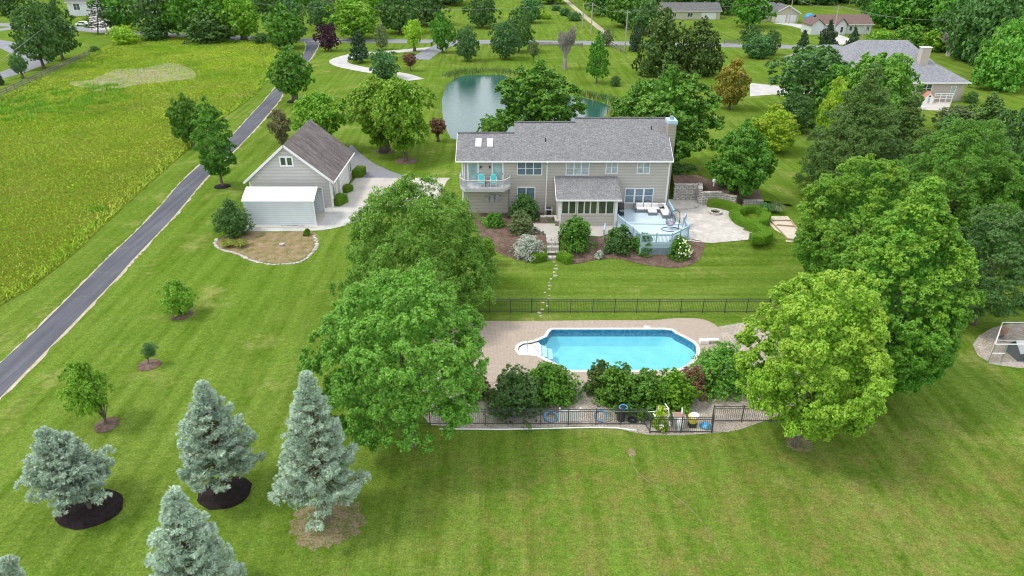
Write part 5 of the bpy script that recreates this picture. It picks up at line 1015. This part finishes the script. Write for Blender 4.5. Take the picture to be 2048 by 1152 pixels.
wl = ['overhead wire between the poles left of the cedar trees', 'overhead wire over the road above the cedars', 'overhead wire in front of the distant garage', 'overhead wire past the white house', 'overhead wire running into the right wood', 'overhead wire crossing above the plum tree and drive']
wire(PL[1], PL[3], wl[0], 0); wire(PL[3], PL[4], wl[1], 0); wire(PL[4], PL[5], wl[2], 0); wire(PL[5], PL[7], wl[3], 0); wire(PL[5], PL[8], wl[4], 0); wire(PL[0], PL[1], wl[5], 0, 4)
p_ = Vector(WY(-40, 150, 120)); wire(PL[0], p_, 'pale overhead wire sloping down over the large left trees', 0, .5, .035)

# ------------------------------------------------------------------ trees (base x, base y, top y, half width in survey pixels; clear-stem share)
DM = ('dark_mulch', 1.25, 1.15)
tree('shade_tree', 'birch', 822, 890, 558, 186, .25, 'largest tree in the lower middle, broad green crown left of the pool', cx=818, tr=.3)
tree('shade_tree', 'birch_cone', 838, 612, 368, 180, .14, 'pale green airy tree between the big centre tree and the house', cx=842, tr=.25)
tree('shade_tree', 'light', 974, 530, 478, 20, .25, 'slim pale green tree beside the left mulch bed and house shrubs', lod=1, mulch=('dark_mulch', .6, .6))
tree('shade_tree', 'yellow_green', 1590, 890, 550, 152, .15, 'yellow-green tree in front of the dark maples, right of the pool', tr=.22)
tree('maple_tree', 'gold', 1738, 790, 380, 150, .08, 'tallest gold-tipped maple in front of its twin on the right', tr=.35)
tree('maple_tree', 'gold', 1688, 585, 320, 146, .08, 'gold-tipped maple standing behind and left of its taller twin', tr=.35)
tree('maple_tree', 'gold', 1992, 520, 335, 105, .1, 'gold-tipped maple cut by the right edge of the photo')
tree('shade_tree', 'oak', 1946, 648, 425, 104, .2, 'dark grey-green tree behind the kennel at right')
tree('shade_tree', 'maple', 1876, 505, 240, 134, .1, 'broad mid-green tree above the gold-tipped maples on the right', lod=0)
tree('pine_tree', 'pine', 1682, 405, 140, 104, .06, 'large dark pine right of the hedged patio', lod=0)
tree('pine_tree', 'pine', 1775, 372, 190, 66, .06, 'dark pine merging with the larger pine on its left', lod=0)
tree('shade_tree', 'birch', 1740, 262, 108, 78, .12, 'mid-green tree in front of the slate-roofed house')
tree('shade_tree', 'birch', 1664, 240, 128, 50, .08, 'mid-green tree between the dark oak and the slate roof')
tree('shade_tree', 'pine', 1868, 335, 228, 46, .05, 'dark green tree just below the neighbour playhouse')
tree('shade_tree', 'lime', 1652, 300, 165, 32, .12, 'narrow yellow-green tree left of the large dark pine')
tree('shade_tree', 'oak', 1605, 225, 92, 84, .15, 'wide dark oak beside the pale driveway on the right')
tree('shade_tree', 'rust', 1458, 218, 115, 40, .12, 'rusty gold-brown tree between the big green tree and the pale driveway')
tree('cedar_tree', 'cedar', 1322, 150, 18, 60, .02, 'tall left half of the pointed cedar pair by the road', var=0)
tree('cedar_tree', 'cedar', 1394, 150, 38, 54, .02, 'shorter right half of the pointed cedar pair by the road', var=1)
tree('dark_conifer', 'dark_pine', 1272, 103, 34, 20, .02, 'small dark conifer left of the cedar pair')
tree('shade_tree', 'maple', 1320, 335, 140, 112, .1, 'big round green tree directly behind the house chimney', lod=1)
tree('shade_tree', 'maple', 1471, 402, 244, 64, .14, 'round dark green tree above the block retaining wall')
tree('shade_tree', 'maple', 1076, 275, 128, 90, .1, 'big round green tree standing at the pond behind the house roof', lod=1)
tree('small_tree', 'birch', 985, 290, 232, 34, .1, 'low green bush-tree peeking over the middle roof by the pond')
tree('birch_tree', 'airy', 769, 303, 158, 76, .16, 'left tree of the airy pair in mulch rings behind the garage', mulch=('mulch', 1.4, 1.3))
tree('birch_tree', 'airy', 812, 322, 158, 70, .2, 'right tree of the airy pair in mulch rings behind the garage', mulch=('mulch', 1.6, 1.5))
tree('flowering_tree', 'airy', 642, 300, 186, 58, .1, 'green tree with white blossom just behind the garage roof')
tree('small_tree', 'brown', 566, 290, 222, 26, .08, 'sparse brown-green shrub tree left of the garage roof')
tree('maple_tree', 'maple', 590, 203, 90, 48, .16, 'neat round maple in mulch beside the bend of the driveway', mulch=('dark_mulch', 1.5, 1.4))
tree('maple_tree', 'maple', 385, 292, 190, 38, .12, 'darker maple on the meadow side of the driveway')
tree('maple_tree', 'maple', 445, 373, 200, 46, .15, 'maple in dark mulch ring hanging over the driveway', mulch=('dark_mulch', 1.05, 1.0), lod=0)
tree('small_tree', 'young', 362, 630, 560, 36, .1, 'squat yellow-green tree in a mulch ring on the left lawn', mulch=('mulch', .95, .9), lod=1)
tree('sapling', 'sap', 299, 730, 686, 17, .45, 'tiny leaning sapling in a mulch ring on the left lawn', mulch=('mulch', .85, .8), cx=308, tr=.05, lod=1)
tree('young_tree', 'young', 214, 850, 722, 46, .26, 'young yellow-green tree with visible trunk in mulch, lower left lawn', mulch=('mulch', .75, .8), cx=195, tr=.1, lod=1)
spruce(182, 1018, 86, 864, 88, 'far left blue spruce leaning over an oval of black mulch', 11, ('dark_mulch', 1.75, 1.5), base=.34)
spruce(450, 985, 403, 770, 82, 'second blue spruce from left with black mulch at its foot', 12, ('dark_mulch', 1.5, 1.35), base=.27)
spruce(652, 1040, 612, 752, 92, 'tallest blue spruce, right of the others on bare soil', 13, base=.25)
spruce(395, 1215, 345, 985, 96, 'blue spruce cut off by the bottom edge of the photo', 14)
spruce(20, 1330, 15, 1122, 60, 'tip of a blue spruce in the bottom left corner', 15)
tree('plum_tree', 'plum', 657, 102, 48, 28, .1, 'dark purple leaved tree at the driveway entrance')
tree('plum_tree', 'bronze', 876, 283, 238, 23, .3, 'small dark reddish tree beside the pond left of the house', lod=2)
tree('plum_tree', 'bronze', 821, 142, 107, 20, .3, 'small bronze-pink tree right of the round bluish bush')
tree('dark_conifer', 'dark_pine', 721, 125, 58, 27, .1, 'dark conifer inside the gravel loop')
tree('dark_conifer', 'grey', 764, 99, 46, 17, .05, 'thin greyish conifer behind the gravel loop')
tree('willow_bush', 'willow', 770, 157, 102, 34, .02, 'perfectly round bluish-green bush beside the gravel loop')
tree('shade_tree', 'lime', 829, 102, 38, 22, .15, 'small yellow-green tree right of the gravel loop')
tree('maple_tree', 'maple', 885, 105, 20, 32, .12, 'upright maple at the loop drive entrance')
tree('shade_tree', 'willow', 934, 122, 54, 27, .1, 'rounded mid-green tree left of the pair above the pond')
tree('shade_tree', 'willow', 1010, 118, 42, 34, .1, 'wider green tree in front of its twin above the pond')
tree('shade_tree', 'oak', 1038, 104, 14, 34, .1, 'darker green tree behind its twin above the pond')
tree('shade_tree', 'column', 1193, 166, 64, 25, .14, 'oval green tree standing alone on the lawn right of the bare tree')
tree('small_tree', 'grey', 1067, 124, 80, 14, .25, 'thin sparse sapling on the lawn left of the bare tree')
bare_tree('bare_tree', 1130, 138, 48, 29, 'leafless pale grey tree on the lawn beyond the pond', 4)
bare_tree('dead_tree', 1903, 112, 62, 30, 'leafless dead tree at the edge of the right wood', 8, lev=4)
tree('shade_tree', 'birch', 1545, 300, 218, 50, .05, 'bright yellow-green spreading bush-tree above the hedged patio', group=None) if 0 else tree('shade_tree', 'lime', 1542, 302, 218, 50, .05, 'bright yellow-green spreading tree left of the large dark pine')
tree('shade_tree', 'pine', 1958, 300, 190, 48, .05, 'dark green tree right of the slate-roofed house')
tree('shade_tree', 'pine', 1925, 262, 208, 30, .05, 'small dark pine below the right end of the slate-roofed house')
tree('shade_tree', 'oak', 1998, 380, 215, 60, .05, 'dark tree on the right edge beside the broad mid-green tree')
tree('shade_tree', 'grey', 1905, 262, 212, 45, .02, 'grey-green shrubby tree below the neighbour terrace')
tree('shade_tree', 'oak', 1585, 262, 190, 40, .02, 'low dark thicket beneath the wide dark oak')
# left background
tree('shade_tree', 'oak', 88, 137, 8, 48, .14, 'large left tree nearest the neighbour drive, top left')
tree('shade_tree', 'oak', 126, 119, 2, 44, .16, 'large tree just behind the one nearest the neighbour drive')
tree('small_tree', 'willow', 46, 156, 110, 18, .25, 'small green tree beside the neighbour drive, far left')
tree('dark_conifer', 'dark_pine', -2, 170, 122, 14, .0, 'clipped dark conifer cut by the left edge')
spruce(196, 68, 195, -12, 30, 'grey-green spruce in front of the white barn', 21, levels=16, mat='dark_pine', name='spruce_tree', q=.5, base=.2)
LBG = [(250, 62, -35, 40, 'maple', 'dark tree right of the white barn'), (322, 74, -40, 44, 'oak', 'first tall tree of the row above the meadow from the left'), (385, 76, -30, 46, 'maple', 'second tall tree of the row above the meadow'), (440, 78, -20, 40, 'maple', 'third tall tree of the row above the meadow'), (488, 80, -15, 34, 'light', 'fourth and brightest tree of the row above the meadow'),
 (570, 96, 12, 37, 'maple', 'dense green tree just left of the driveway entrance'), (590, 80, 2, 26, 'willow', 'paler tree behind the dense one at the driveway entrance'), (645, 60, 8, 26, 'willow', 'soft green tree across the road above the purple tree'), (662, 50, -5, 30, 'grey', 'dark grey-green tree across the road above the purple tree'), (712, 78, 2, 46, 'light', 'pale green wide tree behind the gravel loop'),
 (800, 66, -20, 42, 'oak', 'dark wide tree across the road above the loop drive'), (850, 50, -25, 38, 'oak', 'dark tree across the road behind the upright maple'), (965, 55, -10, 32, 'oak', 'dark tree across the road above the pond'), (620, 20, -40, 24, 'maple', 'far tree above the driveway entrance'), (690, 25, -40, 30, 'birch', 'far tree above the gravel loop'), (560, 5, -60, 30, 'birch', 'far pale tree left of the far field'),
 (745, 30, -40, 26, 'light', 'far pale tree right of the gravel loop'), (905, 10, -60, 35, 'oak', 'far dark tree above the upright maple'), (1250, 55, -30, 44, 'maple', 'wide green tree left of the beige house'), (1205, 32, -50, 32, 'pine', 'dark tree left of the wide green one near the beige house'), (1290, 70, 5, 34, 'oak', 'dark green tree behind the cedars'), (1310, 30, -30, 30, 'oak', 'dark tree behind the left end of the beige house'), (1500, 55, -25, 38, 'maple', 'round tree between the two distant beige houses'),
 (1455, 30, -40, 30, 'oak', 'dark tree behind the right end of the beige house'), (1213, 92, 62, 14, 'grey', 'small green bush-tree by the road behind the oval tree'), (1100, 8, -30, 30, 'light', 'far pale tree above the field shrubs'), (532, 34, -30, 30, 'oak', 'far dark tree across the road at the right end of the tall row'), (1062, 46, 0, 22, 'willow', 'small green tree across the road right of the twins above the pond'), (25, 30, -30, 36, 'oak', 'far dark tree in the top left corner')]
for b in LBG: tree('shade_tree', b[4], b[0], b[1], b[2] - 6, int(b[3] * 1.3), .08, b[5], group='background trees beyond the road')
for a in ((1605, 93, 58, 14, 'smallest dark spruce by the road right of the flowering bushes'), (1652, 97, 40, 25, 'tallest dark spruce by the road in front of the white house'), (1703, 100, 55, 20, 'dark spruce by the road right of the tallest one')):
    tree('spruce_tree', 'dark_pine', a[0], a[1], a[2], a[3], .03, a[4], cat='spruce', group='dark spruces along the road')
# background shrubs
for a in ((1500, 82, 50, 26, 'oak', 'upper dark bush of the flowering clump by the road'), (1512, 116, 68, 34, 'willow', 'largest bush of the flowering clump by the road'), (1540, 110, 60, 20, 'oak', 'right bush of the flowering clump by the road'), (1112, 22, 8, 12, 'willow', 'left bush of the grey-green row in the far field'), (1130, 32, 15, 14, 'willow', 'middle bush of the grey-green row in the far field'), (1148, 42, 24, 18, 'willow', 'right bush of the grey-green row in the far field'),
          (1090, 38, 22, 16, 'lime', 'yellow-green weed clump in the far field'), (1231, 172, 152, 12, 'oak', 'small round bush on the lawn beside the pond reeds'), (1870, 205, 186, 18, 'oak', 'rounded bush against the neighbour wall') if 0 else (1940, 206, 184, 16, 'oak', 'rounded dark bush at the right corner of the cream house'), (250, 88, 52, 34, 'lime', 'bright hedge bush where the meadow fence ends'), (310, 80, 60, 34, 'oak', 'dark low hedge under the tall tree row'), (420, 84, 64, 60, 'oak', 'long dark hedge under the tall tree row'), (525, 86, 70, 22, 'oak', 'end of the dark hedge near the rail fence'),
          (190, 103, 92, 12, 'oak', 'small weed clump at the end of the wooden fence'), (1760, 96, 60, 36, 'light', 'left bush below the right wood'), (1815, 96, 52, 40, 'birch', 'middle bush below the right wood'), (1862, 102, 62, 34, 'light', 'right bush below the right wood'), (1690, 128, 100, 22, 'oak', 'dark bush left of the slate roof')):
    tree('bush', a[4], a[0], a[1], a[2], a[3], .0, a[5], cat='bush')
# woods that read as one mass
def woods(name, mat_styles, region, n, label, seed):
    rng = random.Random(seed); o = thing(name, (0, 300, 0), label, 'wood'); o['kind'] = 'stuff'
    for i in range(n):
        px = rng.uniform(region[0], region[1]); py = rng.uniform(region[2], region[3]); x, y, z = P2(px, py); st = rng.choice(mat_styles); me, R0, H0 = proto(st, 3, i % 2, 7.0, 11.0)
        c = mk(me, 'wood_crown', o, (x, y - 300, -.5)); s = rng.uniform(.7, 1.15); c.scale = (s, s, s * rng.uniform(1.0, 1.5)); c.rotation_euler = (0, 0, rng.uniform(0, 6))
    return o
def woods_one(name, styles, places, label, seed):
    rng = random.Random(seed); L = Leaf(seed); nr = np.random.default_rng(seed); V = []; T = []
    by = {}
    for i, (px, py, hm, rm) in enumerate(places):
        x, y, z = P2(px, py); st = rng.choice(styles); me, R0, H0 = proto(st, 3, i % 2, 7.0, 11.0); n = len(me.vertices); co_ = np.empty(n * 3, np.float32); me.vertices.foreach_get('co', co_); co_ = co_.reshape(-1, 3); a = rng.uniform(0, 6); c, s = math.cos(a), math.sin(a)
        q = np.stack([(co_[:, 0] * c - co_[:, 1] * s) * rm / R0 + x, (co_[:, 0] * s + co_[:, 1] * c) * rm / R0 + y, co_[:, 2] * hm / H0], 1); tn = np.empty(n, np.float32); me.attributes['tint'].data.foreach_get('value', tn); by.setdefault(ST[st][0], []).append((q, tn))
    V = []; T = []; MI = []; ms = list(by)
    for k, m in enumerate(ms):
        for q, tn in by[m]: V.append(q); T.append(tn); MI.append(np.full(len(q) // 4, k, np.int32))
    V = np.concatenate(V); me = npmesh(name, V, np.arange(len(V)).reshape(-1, 4), ms[0], np.concatenate(T))
    for m in ms[1:]: me.materials.append(MATS[m])
    me.polygons.foreach_set('material_index', np.concatenate(MI)); o = bpy.data.objects.new(name, me); COL.objects.link(o); return tag(o, label, 'wood', kind='stuff')
rg = random.Random(5)
pr_ = [(rg.uniform(1750, 2080), rg.uniform(2, 60), rg.uniform(13, 18), rg.uniform(6, 8.5)) for _ in range(34)] + [(rg.uniform(1900, 2080), rg.uniform(60, 130), rg.uniform(12, 16), rg.uniform(5, 7.5)) for _ in range(16)] + [(rg.uniform(1960, 2100), rg.uniform(130, 185), rg.uniform(10, 14), rg.uniform(4.5, 6)) for _ in range(9)]
woods_one('woodland', ['oak', 'maple', 'oak', 'birch'], pr_, 'dense green wood filling the top right behind the slate-roofed house', 3)
pr_ = [(rg.uniform(1190, 1760), rg.uniform(-6, 15), rg.uniform(14, 19), rg.uniform(7, 9)) for _ in range(60)]
woods_one('woodland', ['oak', 'maple', 'pine'], pr_, 'dark line of far woods behind the distant beige houses', 4)
pr_ = [(rg.uniform(-60, 560), rg.uniform(-22, -4), rg.uniform(14, 19), rg.uniform(7, 9)) for _ in range(40)] + [(rg.uniform(520, 900), rg.uniform(-20, 8), rg.uniform(13, 17), rg.uniform(7, 9)) for _ in range(50)]
woods_one('woodland', ['oak', 'maple', 'birch'], pr_, 'far woods along the top edge left of centre', 6)

# shrubs
S_ = 'shrubs between the pool and the front fence'
shrub('shrub', 'oak', 1030, 838, 746, 65, 'dark wide shrub at the left end of the pool shrub row', group=S_, lob=.3, cs=.2, base=0, nc=120, leaf=.07)
shrub('shrub', 'maple', 1104, 812, 734, 60, 'mid-green shrub left of the gap to the pool', group=S_, lob=.3, cs=.2, base=0, nc=130, leaf=.07)
shrub('shrub', 'cedar', 1200, 795, 718, 30, 'tall dark shrub just right of the gap to the pool', group=S_, lob=.3, cs=.2, base=0, nc=90, leaf=.06)
shrub('shrub', 'maple', 1238, 822, 736, 54, 'bright green shrub in front of the pool middle', group=S_, lob=.3, cs=.2, base=0, nc=120, leaf=.07)
shrub('shrub', 'maple', 1296, 832, 748, 54, 'green shrub right of the pool middle nearest the bin', group=S_, lob=.3, cs=.2, base=0, nc=120, leaf=.07)
shrub('shrub', 'box', 1348, 828, 746, 51, 'lighter green shrub above the grey heater', group=S_, lob=.3, cs=.2, base=0, nc=110, leaf=.07)
shrub('shrub', 'bronze', 1392, 795, 734, 39, 'brownish purple shrub at the pool right end', group=S_, lob=.3, cs=.2, base=0, nc=80, leaf=.05)
shrub('shrub', 'birch', 1452, 790, 696, 70, 'pale green shrub below the jump board', group=S_, lob=.3, cs=.2, base=0, nc=130, leaf=.07)
shrub('shrub', 'bronze', 958, 800, 752, 26, 'small reddish shrub between big centre tree and pool shrubs', nc=60, leaf=.05)
shrub('shrub', 'maple', 1152, 504, 436, 39, 'big bright rounded shrub right of the garden steps', nc=120, leaf=.07, bloom=('pink_bloom', 10, .08, False))
shrub('shrub', 'oak', 1240, 506, 452, 30, 'left dark shrub in front of the deck skirt', nc=90, leaf=.07)
shrub('shrub', 'maple', 1285, 509, 463, 24, 'right shrub in front of the deck skirt', nc=80, leaf=.07)
shrub('hydrangea', 'maple', 1357, 518, 476, 30, 'white flowering hydrangea at the deck corner in mulch', nc=80, leaf=.06, bloom=('white_bloom', 85, .09, True))
shrub('shrub', 'grey_green', 1042, 470, 424, 28, 'olive green rounded shrub below the balcony post', nc=80, leaf=.06)
shrub('shrub', 'oak', 1050, 442, 388, 32, 'dark green shrub against the house below the lower left window', nc=90, leaf=.07)
shrub('shrub', 'maple', 988, 455, 428, 24, 'low ferny green shrub under the balcony', nc=60, leaf=.06)
shrub('shrub', 'willow', 1215, 508, 488, 10, 'small bluish plant between silver clump and deck shrubs', nc=30)
shrub('lavender', 'silver', 1058, 520, 472, 36, 'large silver lavender mass left of the garden steps', cat='lavender', nc=110, leaf=.05, lob=.3, cs=.2, tip=0)
shrub('lavender', 'silver', 1199, 519, 500, 10, 'small silver lavender clump in the mulch bed', cat='lavender', nc=30, leaf=.05, tip=0)
shrub('hydrangea', 'lime', 1322, 862, 812, 18, 'bright green plant with white flower heads at the pump yard corner', nc=50, leaf=.07, bloom=('white_bloom', 14, .12, False))
shrub('shrub', 'oak', 462, 478, 400, 38, 'vine-like dark shrub climbing the left end of the metal shed', nc=120, leaf=.07, prof='egg')
shrub('shrub', 'box', 613, 472, 458, 8, 'small green tuft shrub at the right of the weedy bed', nc=24)
shrub('shrub', 'oak', 1350, 372, 345, 22, 'dark shrub on the raised bed beside the chimney', nc=50, z=2.7, leaf=.08)
shrub('shrub', 'oak', 1375, 366, 350, 16, 'smaller dark shrub on the raised bed behind the tall wall', nc=50, z=2.7, leaf=.08)
tuft('ornamental_grass', 'willow', 1528, 424, 1.0, 1.0, 'left pale ornamental grass clump by the low block wall', group='ornamental grasses', seed=2)
tuft('ornamental_grass', 'grey_green', 1552, 424, 1.0, 1.1, 'right pale ornamental grass clump by the low block wall', group='ornamental grasses', seed=3)
tuft('day_lily', 'lily', 456, 493, .7, .75, 'left clump of yellow-green day lilies below the shed vine', group='day lilies', seed=4, wd=.025)
tuft('day_lily', 'lily', 483, 493, .7, .75, 'right clump of yellow-green day lilies below the shed vine', group='day lilies', seed=5, wd=.025)
pot = MB().lathe((0, 0, 0), [(.2, 0), (.26, .2), (.2, .22), (.02, .2)], 14).build('stone_bowl', 'grey_plastic'); pot.location = GZ(564, 491, .02); tag(pot, 'small grey bowl in the middle of the weedy bed', 'bowl')
hedge('clipped_hedge', [(1416,412),(1445,416),(1470,424),(1480,432)], .95, .85, 'clipped hedge starting in front of the block wall', 'patio hedges', 1)
hedge('clipped_hedge', [(1466,432),(1478,448),(1500,455),(1525,450),(1531,437)], .95, .8, 'clipped hedge curling round in a hook at the middle of the patio', 'patio hedges', 2)
hedge('clipped_hedge', [(1480,427),(1510,424),(1528,432)], .7, .75, 'thin clipped hedge closing the back of the hook', 'patio hedges', 3)
hedge('clipped_hedge', [(1493,458),(1518,466),(1532,478),(1522,489),(1500,490)], 1.1, .85, 'clipped hedge bending like a horseshoe at the patio right end', 'patio hedges', 4)
hedge('clipped_hedge', [(1064,523),(1090,518)], .95, .75, 'small clipped hedge on the left of the garden steps', 'step hedges', 5)
hedge('clipped_hedge', [(1120,517),(1138,527)], .95, .75, 'small clipped hedge on the right of the garden steps', 'step hedges', 6)
hedge('clipped_hedge', [(671,411),(688,403)], 1.3, 1.0, 'nearest box hedge by the garage corner', 'garage hedges', 7)
hedge('clipped_hedge', [(689,386),(700,380)], 1.0, .75, 'middle and smallest box hedge by the garage', 'garage hedges', 8)
hedge('clipped_hedge', [(713,356),(723,346)], 1.3, 1.0, 'farthest box hedge by the garage back corner', 'garage hedges', 9)

# ------------------------------------------------------------------ reeds, meadow grass (countless)
def blades(name, X, Y, h, wd, mat, label, cat, seed, tint=0, lean=.5, per=1, zf=terrain):
    rng = np.random.default_rng(seed); n = len(X); a = rng.random(n) * 6.28; s = np.stack([np.cos(a), np.sin(a), np.zeros(n)], 1) * wd[:, None]; z = zf(X, Y)
    b = np.column_stack([X, Y, z]); tp = b + np.column_stack([rng.normal(size=n) * lean * h, rng.normal(size=n) * lean * h, h]); V = np.stack([b - s, b + s, tp + s * .25, tp - s * .25], 1).reshape(-1, 3)
    o = bpy.data.objects.new(name, npmesh(name, V, np.arange(len(V)).reshape(-1, 4), mat, np.repeat(tint * np.ones(n), 4))); COL.objects.link(o); return tag(o, label, cat, kind='stuff')
rng = np.random.default_rng(2)
sp = smooth(POND, 6, True); sp = np.array(sp); k = rng.integers(0, len(sp), 9000); ph_ = np.sin(k * .21) + np.sin(k * .07 + 1); kk = k[(ph_ > -.7) & ((sp[k, 1] > 151 + 4 * np.sin(k * .5)) | (sp[k, 0] > 14))]
X = sp[kk, 0] + rng.normal(size=len(kk)) * .7; Y = sp[kk, 1] + rng.normal(size=len(kk)) * .8
half = rng.random(len(kk)) < .72
blades('reeds', X[half], Y[half], rng.uniform(.5, 1.35, half.sum()), np.full(half.sum(), .07), 'willow', 'green reeds lining the pond bank', 'reeds', 1, lean=.15, zf=lambda x, y: np.full(len(x), -.4))
blades('dry_reeds', X[~half], Y[~half], rng.uniform(.5, 1.1, (~half).sum()), np.full((~half).sum(), .08), 'straw', 'straw coloured dry reeds lining the pond bank', 'reeds', 2, lean=.2, zf=lambda x, y: np.full(len(x), -.4))
P = np.array(MEADOW); n = 420000; X = rng.uniform(P[:, 0].min(), -20, n); Y = rng.uniform(44, 215, n); vis = (np.abs(X) < (Y * .883 + 14) * .80); X = X[vis]; Y = Y[vis]
dd = sdf(MEADOW, X, Y); THATCH = pts((135,165),(180,160),(230,140),(290,136),(345,125),(390,147),(380,158),(320,165),(265,172),(215,182),(170,178)); m = (dd < -.1) & ((sdf(THATCH, X, Y) > -4 + 4 * np.sin(X * .7) * np.sin(Y * .9)) | (rng.random(len(X)) < .6)); X = X[m]; Y = Y[m]; dd = dd[m]
nz = np.sin(X * .09 + 2 * np.sin(Y * .05)) * np.sin(Y * .07 + np.sin(X * .11)) + rng.normal(size=len(X)) * .5
tint = np.clip(nz * .35 + .15 + .5 * (dd > -2.5) * rng.random(len(X)), 0, 1); hh = rng.uniform(.10, .28, len(X)) * (1 + 1.6 * (dd > -1.6)); blades('meadow_grass', X, Y, hh * .55, .03 + Y * .0006, 'meadow_blade', 'tall yellow-green uncut grass filling the meadow left of the drive', 'grass', 3, tint, .8)
nt_ = 1500; X = rng.uniform(P[:, 0].min(), -25, nt_); Y = rng.uniform(60, 150, nt_); m = (sdf(MEADOW, X, Y) < -2) & (np.sin(X * .13) + np.sin(Y * .11) > .9); X = X[m]; Y = Y[m]
X = np.repeat(X, 50) + rng.normal(size=len(X) * 50) * .45; Y = np.repeat(Y, 50) + rng.normal(size=len(Y) * 50) * .45
blades('weed_clumps', X, Y, rng.uniform(.3, .6, len(X)), np.full(len(X), .07), 'light', 'darker green weed clumps scattered in the meadow', 'weeds', 4, 0, .4)
print('objects', len(bpy.data.objects))
